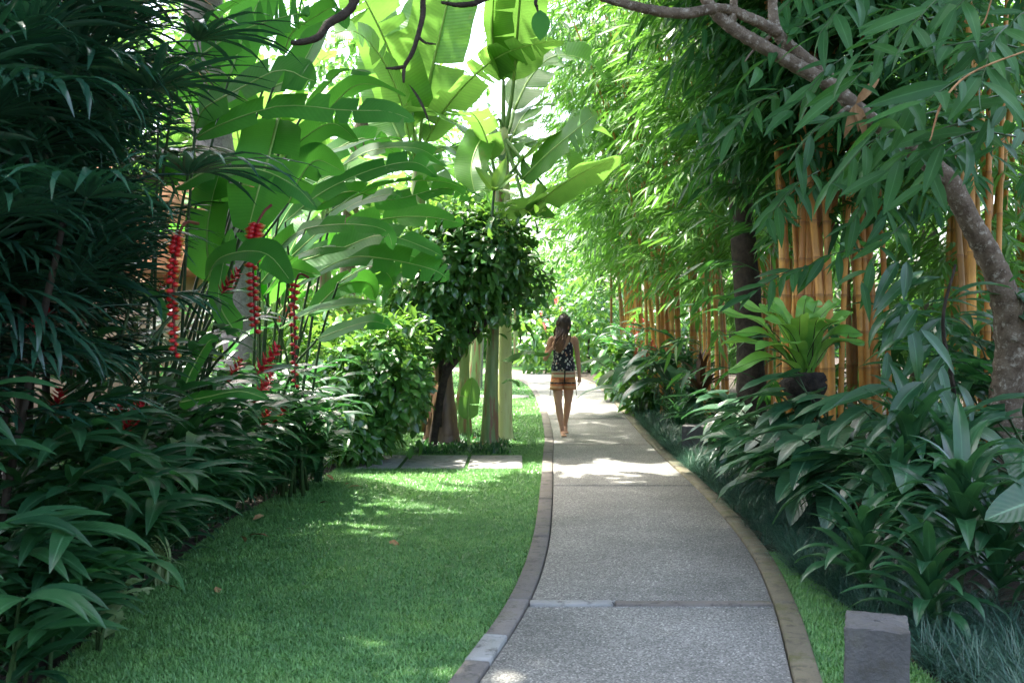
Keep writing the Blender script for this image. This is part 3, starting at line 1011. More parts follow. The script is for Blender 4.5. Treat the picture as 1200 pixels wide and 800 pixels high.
# the big backlit leaves left of the pale stem
b3 = Vector(((492 - 600) / FPX * 15.0, 15.0, 0))
t = thing('banana_plant', 'large banana with huge sunlit leaves rising behind the shrub', 'banana plant', b3)
tp = P(490, 195, 15)
stem_part(t, 'stem', [b3 - Vector((0, 0, 0.05)), b3 + Vector((0, 0, 1.5)), P(490, 260, 15), tp], [0.2, 0.17, 0.13, 0.08], M['stem_green'], 14, 24, 0.02)
for pxs, W, nrm, kw in (
        ([(494, 140, 14.8), (503, 95, 14.7), (516, 40, 14.6), (530, -20, 14.5), (545, -70, 14.4)], 0.98, TOCAM, dict(fold=0.12, tears=1)),
        ([(484, 150, 14.8), (470, 100, 14.6), (450, 45, 14.4), (425, -5, 14.2), (400, -50, 14.1)], 0.85, TOCAM, dict(fold=0.10, tears=2)),
        ([(480, 165, 14.5), (470, 120, 14.2), (448, 70, 13.9), (418, 38, 13.6), (385, 40, 13.4)], 0.62, (0.2, -0.6, 0.8), dict(fold=0.15, tears=3)),
        ([(498, 168, 14.7), (520, 130, 14.3), (548, 96, 13.9), (585, 66, 13.6), (625, 52, 13.3), (662, 47, 13.1)], 0.55, (0.1, 0.25, 1), dict(fold=-0.2, tears=7)),
        ([(470, 165, 14.6), (452, 120, 14.9), (446, 60, 15.1), (456, 0, 15.2)], 0.7, TOCAM, dict(fold=0.12)),
        ([(500, 182, 14.4), (525, 172, 14.0), (545, 190, 13.6), (562, 225, 13.3)], 0.42, (0.2, -0.4, 1), dict(fold=0.35, tears=2)),
        ([(478, 190, 14.4), (450, 185, 14.0), (420, 200, 13.6), (395, 235, 13.3)], 0.48, (0, -0.4, 1), dict(fold=0.2, tears=4)),
        ([(505, 200, 15.4), (535, 190, 16), (560, 205, 16.4), (575, 240, 16.7)], 0.6, UPC, dict(fold=0.2, tears=3)),
        ([(486, 150, 15.2), (480, 90, 15.6), (490, 30, 16), (510, -30, 16.3)], 0.8, TOCAM, dict(fold=0.1)),
        ([(496, 195, 14.3), (512, 215, 14.0), (518, 245, 13.8), (512, 285, 13.7)], 0.45, TOCAM, dict(fold=0.3, tears=2))):
    px_leaf(t, pxs, W, nrm, 'banana', stalk=[tp, tp.lerp(P(*pxs[0]), 0.5)], rs=0.03, **kw)

# more bananas filling the back
for lab, x, d, h, n, mt in (
        ('banana with broad pale leaves behind the red heliconia', 385, 17.0, 3.2, 8, 'banana'),
        ('banana with tall leaves beside the grey palm trunk', 290, 16.0, 3.8, 8, 'banana'),
        ('banana standing far back between the palm and the big sunlit banana', 430, 20.0, 3.4, 8, 'banana'),
        ('banana with drooping torn leaves beyond the pale stem', 556, 25.0, 3.6, 8, 'banana'),
        ('short banana at the far bend of the path', 606, 41.0, 2.6, 8, 'banana'),
        ('tall banana at the back, crown over the far lawn', 548, 30.0, 4.6, 9, 'banana'),
        ('banana clump far left behind the lady palm', 170, 15.0, 3.0, 8, 'banana'),
        ('tall banana rising behind the grey palm trunk', 225, 17.5, 4.6, 9, 'banana'),
        ('tall banana with broad upright leaves behind the tall heliconia', 340, 19.0, 4.8, 9, 'banana'),
        ('low banana with wide leaves behind the lower shrub', 345, 13.5, 1.5, 8, 'banana_dark')):
    banana(lab, ((x - 600) / FPX * d, d, 0), h, 0.15, rnd_leaves(n), 'stem_green', (rng.uniform(-.3, .3), rng.uniform(-.3, .3)), mt)

# ------------------------------------------------------------------ heliconias on the left: paddle leaves and hanging red flowers
M['rachis'] = plain_mat('dark_red_rachis', (0.10, 0.012, 0.012), (0.16, 0.03, 0.02), 8, 0.5)
BR = G()
tube(BR, [(0, 0, 0), (0, 0.022, 0.0), (0, 0.050, 0.002), (0, 0.075, 0.010), (0, 0.092, 0.022)], [0.014, 0.036, 0.034, 0.019, 0.002], 8, 9, 0, 0.85)
for u in BR.U:
    u[:, 1] = u[:, 1] / max(u[:, 1].max(), 1e-6)
BRACT = BR.mesh('bract', M['bract'])


def inflorescence(parent, pts, n, size):
    q = G()
    tube(q, pts, [0.010, 0.009, 0.008, 0.006], 6, 24)
    o = put('inflorescence', q, M['rachis'], parent)
    c = catmull(pts, 60)
    tn = tangents(c)
    a0 = rng.uniform(-0.4, 0.4)
    for k in range(n):
        i = int(24 + k / max(1, n - 1) * 35)
        i = min(i, 59)
        s = size * (1.0 - 0.35 * k / n) * rng.uniform(0.78, 1.15)
        a = a0 + (0 if k % 2 else PI) + rng.uniform(-0.35, 0.35)
        d = Vector((math.cos(a), math.sin(a) * 0.8 - 0.25, -0.28 + rng.uniform(-.15, .15)))
        inst('bract', BRACT, frame(c[i], d, (0, 0, 1), s, rng.uniform(-0.4, 0.4)), o)
    return o


def heliconia(label, base, leaves, flowers, mat='banana_dark', group=None):
    t = thing('heliconia_plant', label, 'heliconia', base, group)
    b = Vector(base)
    for pxs, W, nrm, kw in leaves:
        p0 = P(*pxs[0])
        foot = b + Vector((rng.uniform(-.25, .25), rng.uniform(-.25, .25), 0))
        m1 = foot.lerp(p0, 0.5) + Vector((0, 0, 0.35))
        pxs = [(x + rng.uniform(-5, 5), y + rng.uniform(-6, 6), z) for x, y, z in pxs]
        px_leaf(t, pxs, W * rng.uniform(0.8, 1.1), Vector(nrm) + rv(0.28), mat, stalk=[foot, m1], rs=0.012, dark=True, twist=rng.uniform(-0.7, 0.7), **kw)
    for pts, n, s in flowers:
        inflorescence(t, [P(*q) for q in pts], n, s)
    return t


heliconia('tall heliconia with long arching torn leaves above the lady palm edge', (-2.75, 7.6, 0.05), [
    ([(188, 128, 7.4), (212, 60, 7.3), (262, 20, 7.2), (320, -25, 7.1)], 0.20, UPC, dict(fold=0.2, tears=0)),
    ([(206, 92, 7.2), (235, 68, 7.1), (285, 38, 7.0), (340, 20, 6.9), (352, 22, 6.9)], 0.26, (-0.2, -0.75, 0.6), dict(fold=0.1, tears=9)),
    ([(270, 85, 7.6), (285, 50, 7.7), (300, 10, 7.8), (318, -40, 7.9)], 0.34, TOCAM, dict(fold=0.25)),
    ([(228, 150, 7.0), (240, 125, 6.9), (280, 100, 6.8), (325, 84, 6.7), (362, 92, 6.6), (376, 99, 6.6)], 0.29, (-0.15, -0.8, 0.55), dict(fold=0.12, tears=4)),
    ([(228, 168, 6.9), (265, 146, 6.8), (330, 128, 6.7), (400, 124, 6.6), (450, 132, 6.5), (487, 144, 6.5)], 0.18, (0, -0.7, 0.7), dict(fold=0.15, tears=3)),
    ([(330, 70, 7.6), (345, 40, 7.5), (362, 22, 7.4), (395, 14, 7.3), (410, 30, 7.3)], 0.26, (-0.2, -0.5, 0.8), dict(fold=0.2, tears=2)),
    ([(310, 110, 7.8), (340, 85, 7.9), (372, 50, 8.0), (385, 20, 8.1)], 0.36, TOCAM, dict(fold=0.3)),
    ([(360, 130, 7.5), (388, 92, 7.4), (412, 76, 7.3), (432, 84, 7.3)], 0.22, UPC, dict(fold=0.2, tears=2)),
    ([(370, 150, 7.8), (405, 112, 7.7), (440, 104, 7.6), (475, 116, 7.6)], 0.2, UPC, dict(fold=0.3)),
    ([(330, 140, 7.0), (318, 180, 6.9), (302, 225, 6.9), (287, 284, 6.95)], 0.42, (0.25, -1, 0.1), dict(fold=0.12, tears=0)),
    ([(330, 165, 7.2), (300, 180, 7.2), (262, 190, 7.3), (215, 205, 7.4)], 0.2, UPC, dict(fold=0.2)),
    ([(262, 250, 7.6), (235, 215, 7.6), (205, 205, 7.6), (172, 222, 7.6)], 0.26, TOCAM, dict(fold=0.2, tears=3)),
    ([(250, 330, 7.4), (240, 285, 7.4), (246, 235, 7.5), (262, 190, 7.6)], 0.30, TOCAM, dict(fold=0.25, tears=1)),
    ([(280, 400, 7.2), (262, 360, 7.2), (255, 315, 7.3), (268, 270, 7.4)], 0.26, (0.4, -0.9, 0.2), dict(fold=0.25)),
    ([(300, 130, 7.9), (262, 110, 8.0), (225, 112, 8.1), (195, 140, 8.2)], 0.32, TOCAM, dict(fold=0.2, tears=3)),
    ([(330, 190, 7.7), (350, 165, 7.6), (385, 150, 7.5), (420, 165, 7.5)], 0.24, TOCAM, dict(fold=0.3, tears=2)),
    ([(340, 240, 7.6), (352, 210, 7.6), (375, 190, 7.6), (402, 196, 7.6)], 0.28, TOCAM, dict(fold=0.35, tears=2)),
], [([(318, 240, 6.8), (308, 250, 6.75), (298, 275, 6.7), (297, 330, 6.7), (299, 388, 6.7)], 32, 0.76)])

heliconia('heliconia with bluish drooping leaf and a red flower beside the palm fronds', (-2.45, 5.9, 0.05), [
    ([(205, 225, 6.3), (245, 202, 6.2), (300, 196, 6.1), (342, 214, 6.0), (372, 246, 6.0)], 0.19, (-0.1, -0.3, 1), dict(fold=-0.25, tears=2)),
    ([(235, 330, 6.4), (262, 300, 6.3), (305, 296, 6.2), (345, 330, 6.1)], 0.2, UPC, dict(fold=0.2)),
    ([(205, 470, 5.7), (240, 462, 5.6), (280, 462, 5.5), (318, 474, 5.45)], 0.16, (-0.1, -0.75, 0.8), dict(fold=0.15, wav=0.03)),
    ([(214, 460, 6.0), (228, 430, 6.0), (244, 405, 6.0), (252, 392, 6.0)], 0.1, (0.6, -0.7, 0.2), dict(fold=0.3)),
    ([(190, 380, 6.4), (170, 350, 6.4), (150, 345, 6.4), (120, 360, 6.4)], 0.18, UPC, dict(fold=0.3)),
], [([(232, 262, 5.6), (216, 262, 5.3), (206, 292, 5.1), (203, 350, 5.1), (206, 416, 5.1)], 32, 0.56)])

HCAM = Vector((-0.15, -0.85, 0.65))
heliconia('heliconia with many level paddle leaves and a thin red flower by the bright shrubs', (-2.15, 9.2, 0.03), [
    ([(340, 300, 8.4), (375, 268, 8.3), (415, 240, 8.2), (455, 222, 8.1), (468, 226, 8.1)], 0.243, HCAM, dict(fold=0.2, tears=3)),
    ([(335, 262, 8.8), (380, 225, 8.8), (430, 200, 8.8), (480, 195, 8.8), (512, 208, 8.8)], 0.265, HCAM, dict(fold=0.2, tears=3)),
    ([(360, 240, 9.0), (410, 228, 9.0), (460, 232, 9.0), (520, 222, 9.0), (548, 232, 9.0)], 0.287, HCAM, dict(fold=0.15, tears=4)),
    ([(380, 250, 8.9), (430, 218, 8.9), (480, 210, 8.9), (530, 218, 8.9), (563, 234, 8.9)], 0.276, HCAM, dict(fold=0.25, tears=4)),
    ([(300, 315, 8.0), (345, 280, 7.9), (400, 262, 7.8), (445, 268, 7.8), (462, 290, 7.8)], 0.210, HCAM, dict(fold=0.25, tears=2)),
    ([(330, 318, 8.6), (395, 290, 8.5), (450, 275, 8.4), (500, 285, 8.3), (522, 306, 8.3)], 0.276, HCAM, dict(fold=0.2, tears=2)),
    ([(340, 330, 8.8), (390, 300, 8.8), (440, 290, 8.8), (490, 298, 8.8), (515, 312, 8.8)], 0.243, HCAM, dict(fold=0.2, tears=2)),
    ([(350, 340, 8.6), (400, 310, 8.5), (450, 302, 8.4), (500, 310, 8.3), (523, 324, 8.3)], 0.265, HCAM, dict(fold=0.2, tears=3)),
    ([(310, 350, 8.1), (340, 310, 8.0), (372, 290, 7.9), (412, 290, 7.9)], 0.2, (0, -0.2, 1), dict(fold=-0.2)),
    ([(395, 330, 8.9), (432, 315, 8.8), (458, 330, 8.7), (452, 365, 8.7)], 0.26, (0, -0.6, 0.7), dict(fold=0.3, tears=2)),
    ([(330, 390, 8.3), (365, 365, 8.2), (402, 355, 8.1), (440, 358, 8.1)], 0.155, HCAM, dict(fold=0.2)),
    ([(370, 400, 8.5), (400, 380, 8.4), (430, 378, 8.3), (455, 388, 8.3)], 0.188, HCAM, dict(fold=0.2)),
    ([(300, 330, 8.4), (330, 310, 8.3), (352, 310, 8.3), (372, 328, 8.3)], 0.221, HCAM, dict(fold=0.2)),
    ([(400, 200, 9.2), (440, 175, 9.2), (490, 180, 9.2), (520, 196, 9.2)], 0.276, HCAM, dict(fold=0.2, tears=2)),
    ([(330, 210, 9.4), (380, 180, 9.4), (430, 168, 9.4), (475, 185, 9.4)], 0.298, HCAM, dict(fold=0.2, tears=3)),
    ([(300, 250, 9.0), (345, 200, 9.0), (392, 172, 9.0), (440, 160, 9.0), (480, 168, 9.0)], 0.298, HCAM, dict(fold=0.2, tears=3)),
    ([(320, 280, 9.4), (350, 230, 9.4), (385, 205, 9.4), (420, 205, 9.4)], 0.309, HCAM, dict(fold=0.25, tears=3)),
    ([(370, 300, 9.6), (430, 260, 9.6), (490, 250, 9.6), (540, 262, 9.6)], 0.287, HCAM, dict(fold=0.2, tears=3)),
    ([(360, 370, 9.0), (400, 340, 9.0), (425, 335, 9.0), (440, 350, 9.0)], 0.243, HCAM, dict(fold=0.25)),
], [([(362, 325, 8.0), (350, 322, 8.0), (345, 345, 8.0), (345, 400, 8.0), (346, 452, 8.0)], 24, 0.6)])

# ------------------------------------------------------------------ lady palms on the left
def palm_frond(n=11, L=0.46, W=0.034, spread=1.45, droop=1.0, pet=0.30):
    q = G()
    tube(q, [(0, 0, 0), (0, pet * 0.5, 0.02), (0, pet, 0.0)], [0.006, 0.005, 0.005], 4, 5)
    for k in range(n):
        a = (k / (n - 1) * 2 - 1) * spread + rng.uniform(-0.06, 0.06)
        Lk = L * (1 - 0.30 * abs(a) / spread) * rng.uniform(0.85, 1.1)
        bl = blade(Lk, W * rng.uniform(0.8, 1.25), 6, 2, pr_strap, droop * rng.uniform(0.7, 1.35), 0.35, 0, 0.25)
        q.add_g(bl, Matrix.Translation((0, pet - 0.01, 0)) @ Matrix.Rotation(-a, 4, 'Z') @ Matrix.Rotation(rng.uniform(-.25, .25), 4, 'Y'))
    return q


FROND = Kit('frond', [palm_frond(n, L, W, sp, dr, pe) for n, L, W, sp, dr, pe in (
    (14, 0.60, 0.034, 1.5, 1.05, 0.30), (12, 0.66, 0.036, 1.3, 1.4, 0.36), (15, 0.58, 0.032, 1.8, 0.8, 0.28), (11, 0.56, 0.036, 1.3, 1.6, 0.25), (14, 0.66, 0.034, 1.6, 1.1, 0.34))], M['palm'])


def lady_palm(label, canes, nf, zr, face=Vector((1, -0.6, 0))):
    b = Vector((np.mean([c[0] for c in canes]), np.mean([c[1] for c in canes]), 0.05))
    t = thing('lady_palm', label, 'palm', b)
    items = []
    for x, y, h in canes:
        lx, ly = rng.uniform(-.25, .35), rng.uniform(-.25, .15)
        stem_part(t, 'cane', [(x, y, 0), (x + lx * 0.3, y + ly * 0.3, h * 0.5), (x + lx, y + ly, h)], [0.022, 0.020, 0.016], M['cane'], 7, 14, 0.08)
        for k in range(nf):
            f = rng.uniform(zr, 1.0) ** 0.8
            p = Vector((x + lx * f * f, y + ly * f * f, h * f))
            az = math.atan2(face.y, face.x) + rng.uniform(-2.2, 2.2)
            el = rng.uniform(-0.15, 0.75)
            d = Vector((math.cos(az) * math.cos(el), math.sin(az) * math.cos(el), math.sin(el)))
            items.append((frame(p + d * rng.uniform(0.02, 0.25), d, Vector((0, 0, 1)) + d * 0.3, rng.uniform(0.85, 1.2)), rng.randint(5)))
    FROND.scatter(t, items, 'frond')
    return t


lady_palm('tall lady palm clump with dark drooping fans along the lawn bed', [(-2.75 - rng.uniform(0, 1.1), rng.uniform(5.2, 6.6), rng.uniform(2.4, 4.0)) for k in range(17)], 15, 0.32)
lady_palm('lady palm clump nearest the lawn corner, fans hanging over ginger leaves', [(-2.55 - rng.uniform(0, 0.7), rng.uniform(4.5, 5.3), rng.uniform(2.0, 3.3)) for k in range(10)], 13, 0.38)
lady_palm('lady palm clump further back, tops against the grey palm trunk', [(-3.1 - rng.uniform(0, 1.3), rng.uniform(6.6, 8.0), rng.uniform(2.8, 4.4)) for k in range(12)], 14, 0.4)
# the fan that hangs clear in front
t = thing('lady_palm', 'single low lady palm with two wide glossy fans hanging in front', 'palm', (-2.55, 4.75, 0.05))
stem_part(t, 'cane', [(-2.55, 4.75, 0), (-2.35, 4.72, 1.0), (-2.12, 4.7, 2.05)], [0.022, 0.02, 0.015], M['cane'], 7, 14, 0.08)
FROND.scatter(t, [(frame(P(92, 262, 4.55), (0.35, -0.65, 0.15), (0, 0.25, 1), 1.05), 1), (frame(P(150, 215, 4.75), (0.9, -0.4, 0.05), (0, 0, 1), 1.1), 4),
                  (frame(P(-25, 270, 4.4), (0.5, -0.6, 0.1), (0, 0.2, 1), 1.0), 0), (frame(P(120, 120, 4.8), (0.8, -0.3, 0.1), (0, 0, 1), 1.1), 2),
                  (frame(P(60, 40, 4.7), (0.6, -0.6, 0.1), (0, 0, 1), 1.1), 1), (frame(P(170, 60, 5.2), (0.9, -0.2, 0.1), (0, 0, 1), 1.05), 0)], 'frond')

# ------------------------------------------------------------------ gingers along the left bed
GINGER = Kit('leaf', [blade(L, W, 7, 4, pr_lance, dr, 0.28, wv) for L, W, dr, wv in ((0.36, 0.085, 0.7, 0.02), (0.40, 0.078, 1.0, 0.03), (0.32, 0.085, 0.5, 0.02), (0.38, 0.09, 1.3, 0.02))], M['ginger'])
REDB = G()
for k in range(26):
    z = 0.006 * k
    a = k * 2.4
    q = blade(0.05 * (1 - 0.5 * k / 26) + 0.015, 0.024, 3, 2, pr_oval, -0.7, 0.35, 0, 0.4)
    REDB.add_g(q, Matrix.Translation((0, 0, z)) @ Matrix.Rotation(a, 4, 'Z'))
REDHEAD = REDB.mesh('flower_head', M['red_flower'])


def ginger(label, base, n, h, face, flower=0, group=None, s=1.0, name='ginger_plant', mat=None):
    b = Vector(base)
    t = thing(name, label, 'ginger', b, group)
    items = []
    for k in range(n):
        az = face + rng.uniform(-1.2, 1.2)
        hh = h * rng.uniform(0.65, 1.15)
        ln = rng.uniform(0.35, 0.95) * hh
        f0 = b + Vector((rng.uniform(-.2, .2), rng.uniform(-.2, .2), 0))
        o = Vector((math.cos(az), math.sin(az), 0))
        c = catmull([f0, f0 + o * ln * 0.15 + Vector((0, 0, hh * 0.5)), f0 + o * ln * 0.5 + Vector((0, 0, hh * 0.88)), f0 + o * ln + Vector((0, 0, hh))], 24)
        stem_part(t, 'stem', c[::4], [0.011, 0.008, 0.004], M['stalk'], 5, 10)
        tn = tangents(c)
        nl = int(10 + 4 * rng.rand())
        for j in range(nl):
            i = int(3 + j / (nl - 1) * 20)
            side = Vector(tn[i]).cross(Vector((0, 0, 1))).normalized() * (1 if j % 2 else -1)
            d = (Vector(tn[i]) * (0.5 + 0.5 * j / nl) + side * 0.75 + Vector((0, 0, 0.05))).normalized()
            items.append((frame(c[i], d, Vector((0, 0, 1)) + o * 0.3, s * rng.uniform(0.75, 1.15)), rng.randint(4)))
        if k < flower:
            inst('flower_head', REDHEAD, frame(c[-1], (0, 1, 0), (o.x * 0.6, o.y * 0.6, 0.8), 1.3), t)
    (mat or GINGER).scatter(t, items, 'leaf')
    return t


for lab, x, y, n, h, fl in (
        ('ginger plant in the lawn corner below the hanging palm fans', -2.35, 4.45, 9, 0.62, 0),
        ('ginger plant beside the small variegated plant', -2.45, 4.95, 10, 0.85, 0),
        ('taller ginger standing behind the variegated plant', -2.75, 4.8, 9, 1.15, 0),
        ('ginger plant spreading above the white striped spider plant', -2.40, 5.75, 10, 0.9, 0),
        ('red flowering ginger between the spider plant and the palm canes', -2.75, 5.6, 9, 1.3, 2),
        ('ginger plant just past the spider plant, arching over the lawn', -2.40, 6.5, 10, 0.85, 0),
        ('red flowering ginger below the first hanging heliconia flower', -2.75, 6.5, 9, 1.3, 2),
        ('ginger plant midway along the lawn edge', -2.42, 7.2, 10, 0.85, 0),
        ('red flowering ginger below the second hanging heliconia flower', -2.55, 7.7, 10, 1.0, 3),
        ('tall ginger at the heliconia stalks', -2.85, 7.5, 9, 1.4, 0),
        ('low red ginger with flowers near the turn of the bed', -2.30, 8.3, 10, 0.8, 2),
        ('ginger plant under the level paddle leaves', -2.5, 8.9, 10, 1.1, 0),
        ('last ginger plant where the bed turns towards the shrub', -2.2, 9.3, 10, 0.75, 0),
        ('ginger plant behind the turn of the bed', -2.5, 9.9, 10, 1.0, 0)):
    ginger(lab, (x, y, 0.04), n, h, -0.35, fl, 'gingers along the left bed', 1.12)
for k, (x, y) in enumerate(((-2.12, 4.3), (-2.22, 4.75), (-2.28, 5.35), (-2.2, 5.7), (-2.36, 6.15), (-2.36, 6.65), (-2.4, 7.05), (-2.42, 7.5), (-2.4, 7.95), (-2.36, 8.6), (-2.28, 9.0), (-2.12, 9.55), (-2.05, 10.0))):
    ginger('knee high ginger shoot skirting the left edge of the lawn', (x - 0.1, y, 0.02), 9, 0.46, -0.3, 0, 'low gingers skirting the lawn', 0.92)
ginger('red ginger with dark leaves in the shade behind the lady palm canes', (-3.4, 7.2, 0.05), 9, 1.6, -0.6, 3)
ginger('tall ginger in the shade behind the left bed', (-3.6, 5.6, 0.05), 9, 1.5, -0.4, 1)
ginger('tall ginger behind the red heliconia', (-3.0, 9.0, 0.05), 9, 1.5, -0.6, 1)
CREAM = Kit('leaf', [blade(0.11, 0.045, 4, 2, pr_oval, 0.5, 0.25), blade(0.10, 0.042, 4, 2, pr_oval, 0.8, 0.25)], M['cream_leaf'])
ginger('small pale variegated plant at the foot of the ginger', (-2.12, 4.95, 0.0), 7, 0.34, -0.7, 0, None, 1.0, 'variegated_plant', CREAM)['category'] = 'plant'
STRAP = Kit('leaf', [blade(0.42, 0.026, 9, 2, pr_strap, 2.2, 0.3, 0, 1.0), blade(0.36, 0.024, 9, 2, pr_strap, 2.6, 0.3, 0, 1.1)], M['cream_leaf'])


def tuft(name, label, base, n, kit, cat='plant', el=(0.3, 1.2), s=(0.7, 1.15), group=None, az0=0, spread=PI, part='leaf', rise=0.0):
    t = thing(name, label, cat, base, group)
    its = []
    for k in range(n):
        az = az0 + rng.uniform(-spread, spread)
        e = rng.uniform(*el)
        d = Vector((math.cos(az) * math.cos(e), math.sin(az) * math.cos(e), math.sin(e)))
        its.append((frame(Vector(base) + Vector((rng.randn() * 0.02, rng.randn() * 0.02, rise * rng.rand())), d, Vector((0, 0, 1)), rng.uniform(*s)), rng.randint(9)))
    kit.scatter(t, its, part)
    return t


tuft('spider_plant', 'white striped spider plant at the lawn edge under the gingers', (-2.12, 6.0, 0.0), 22, STRAP)
GREENSTRAP = Kit('leaf', [blade(0.55, 0.03, 9, 2, pr_strap, 1.9, 0.3, 0, 1.0), blade(0.45, 0.028, 9, 2, pr_strap, 2.3, 0.3, 0, 1.1)], M['rosette'])
tuft('strap_leaf_plant', 'green strap leaved plant where the left bed turns by the shrub', (-1.95, 10.0, 0.0), 40, GREENSTRAP, 'plant', (0.2, 1.3), (0.6, 1.0))
for x, y in ((-2.25, 4.2), (-2.05, 9.6), (-2.35, 7.0), (-2.35, 8.3)):
    tuft('strap_leaf_plant', 'low dark strap leaved plant under the gingers', (x, y, 0.0), 34, GREENSTRAP, 'plant', (0.1, 1.2), (0.5, 0.95), 'strap leaved plants under the gingers')


for side in (0, 1):
    q = G()
    for k in range(1500):
        y = rng.uniform(3.6, 10.5) if side == 0 else rng.uniform(3.5, 13)
        if side == 0:
            x = bed_edge(y) - rng.uniform(-0.04, 0.8)
        else:
            x = np.interp(y, ROUT[:, 1][:330], ROUT[:, 0][:330]) + np.interp(y, [3, 5, 6, 7], [1.5, 1.1, 0.7, 0.5]) + rng.uniform(0.0, 1.6)
        z = (0.02 if side == 0 else 0.08) + rng.uniform(0, 0.22)
        az = rng.uniform(0, 2 * PI)
        q.add_g(GINGER.geos[rng.randint(4)], frame((x, y, z), (math.cos(az), math.sin(az), rng.uniform(-.3, .6)), (0, 0, 1), rng.uniform(0.35, 0.62)))
    tag(put('undergrowth', q, M['ginger'] if side == 0 else M['rosette']), 'low leafy undergrowth covering the soil of the left bed' if side == 0 else 'low leafy undergrowth covering the soil of the right bed', None, None, 'stuff')


# ------------------------------------------------------------------ shrubs and small trees
def leaf_cloud(center, radii, n, size, outward=0.6, shell=0.45, up=0.5, squash=None):
    its = []
    c = Vector(center)
    lumps = [(Vector((rng.uniform(-1, 1), rng.uniform(-1, 1), rng.uniform(-1, 1))).normalized(), rng.uniform(-0.22, 0.28)) for k in range(14)]
    while len(its) < n:
        v = Vector((rng.randn(), rng.randn(), rng.randn())).normalized()
        k = 1.0
        for a, h in lumps:
            q = max(0, v.dot(a) - 0.72) / 0.28
            k += h * q
        r = (shell + (1 - shell) * rng.rand() ** 0.6) * k
        p = c + Vector((v.x * radii[0], v.y * radii[1], v.z * radii[2])) * r
        d = (v * outward + rv(0.45) + Vector((0, 0, -0.35))).normalized()
        its.append((frame(p, d, v * 0.7 + Vector((0, 0, up)) + rv(0.3), size * rng.uniform(0.7, 1.25)), rng.randint(9)))
    return its


def clustered(center, radii, nclus, per, size, spread, lit=None):
    """leaf clumps with gaps between"""
    its = []
    c = Vector(center)
    for k in range(nclus):
        v = Vector((rng.randn(), rng.randn(), rng.randn())).normalized()
        r = rng.uniform(0.25, 1.0) ** 0.5
        q = c + Vector((v.x * radii[0], v.y * radii[1], v.z * radii[2])) * r
        for j in range(per):
            w = rv(1).normalized()
            p = q + w * spread * rng.uniform(0.1, 1.0)
            d = (w + v * 0.5 + Vector((0, 0, -0.4))).normalized()
            its.append((frame(p, d, Vector((0, 0, 1)) + v * 0.5 + rv(0.3), size * rng.uniform(0.7, 1.25)), rng.randint(9)))
    return its


def oval_kit(mat, L=0.11, W=0.05):
    return Kit('leaf', [blade(L, W, 4, 2, pr_oval, 0.5, 0.3), blade(L * 0.9, W, 4, 2, pr_oval, 0.9, 0.25), blade(L * 1.1, W * 0.9, 4, 2, pr_lance, 0.7, 0.35)], M[mat])


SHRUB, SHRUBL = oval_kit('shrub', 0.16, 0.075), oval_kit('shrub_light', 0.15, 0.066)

ts = thing('small_tree', 'small dense glossy leaved tree with dark leaning trunk before the banana stems', 'tree', P(508, 530, 12.95))
stem_part(ts, 'trunk', [P(505, 532, 12.95), P(512, 490, 12.95), P(522, 440, 12.9), P(545, 405, 12.9), P(560, 360, 12.9)], [0.06, 0.055, 0.05, 0.045, 0.03], M['bark_dark'], 9, 24, 0.06)
stem_part(ts, 'branch', [P(522, 440, 12.9), P(512, 400, 12.8), P(500, 360, 12.8)], [0.04, 0.03, 0.02], M['bark_dark'], 7, 14, 0.06)
stem_part(ts, 'branch', [P(548, 402, 12.9), P(575, 370, 12.8), P(595, 340, 12.8)], [0.035, 0.03, 0.02], M['bark_dark'], 7, 14, 0.06)
its = []
for x, y, r, n_ in ((522, 292, 0.50, 700), (578, 285, 0.48, 650), (598, 325, 0.36, 350), (555, 335, 0.50, 600), (500, 345, 0.46, 600), (475, 385, 0.44, 550), (452, 420, 0.40, 450), (515, 385, 0.40, 450), (545, 262, 0.36, 350)):
    its += leaf_cloud(P(x, y, 12.8 + rng.uniform(-.15, .15)), (r * rng.uniform(0.9, 1.2), r, r * rng.uniform(0.75, 1.05)), n_, 1.0, shell=0.35)
its += clustered(P(545, 315, 12.8), (1.2, 0.6, 1.05), 110, 9, 1.0, 0.17)
its = [it for it in its if not (it[0].translation.z < 1.45 and it[0].translation.x > -0.55)]
SHRUB.scatter(ts, its, 'leaf')
# yellow-green new growth on its top
t = thing('sapling', 'young sapling with bright yellow green leaves above the small tree', 'plant', P(575, 300, 12.4))
stem_part(t, 'stem', [P(575, 300, 12.4), P(577, 250, 12.4), P(579, 222, 12.4)], [0.02, 0.017, 0.014], M['stalk'], 6)
BIGL = Kit('leaf', [blade(0.36, 0.13, 7, 4, pr_lance, 0.6, 0.3)], M['shrub_light'])
BIGL.scatter(t, [(frame(P(579, 224, 12.4), v, u, s), 0) for v, u, s in (
    ((-0.6, -0.3, 0.9), (0.3, -1, 0.3), 1.1), ((0.35, -0.3, 1.0), (0, -1, 0.3), 1.25), ((0.75, -0.3, 0.7), (-0.3, -1, 0.4), 1.0),
    ((-0.9, -0.5, -0.05), (0, -0.4, 1), 0.9), ((0.9, -0.5, -0.1), (0, -0.4, 1), 1.0), ((0.1, -0.9, 0.2), (0, 0.2, 1), 0.8), ((0.0, 0.8, 0.6), (0, -1, 0.5), 1.0))], 'leaf')
t = thing('shrub', 'sunlit yellow green shrub top among the paddle leaves', 'shrub', P(515, 400, 13.2))
stem_part(t, 'stem', [P(515, 500, 13.2), P(517, 380, 13.2), P(520, 270, 13.2)], [0.03, 0.025, 0.015], M['bark_dark'], 7)
SHRUBL.scatter(t, leaf_cloud(P(525, 268, 13.0), (0.55, 0.4, 0.25), 420, 1.15), 'leaf')

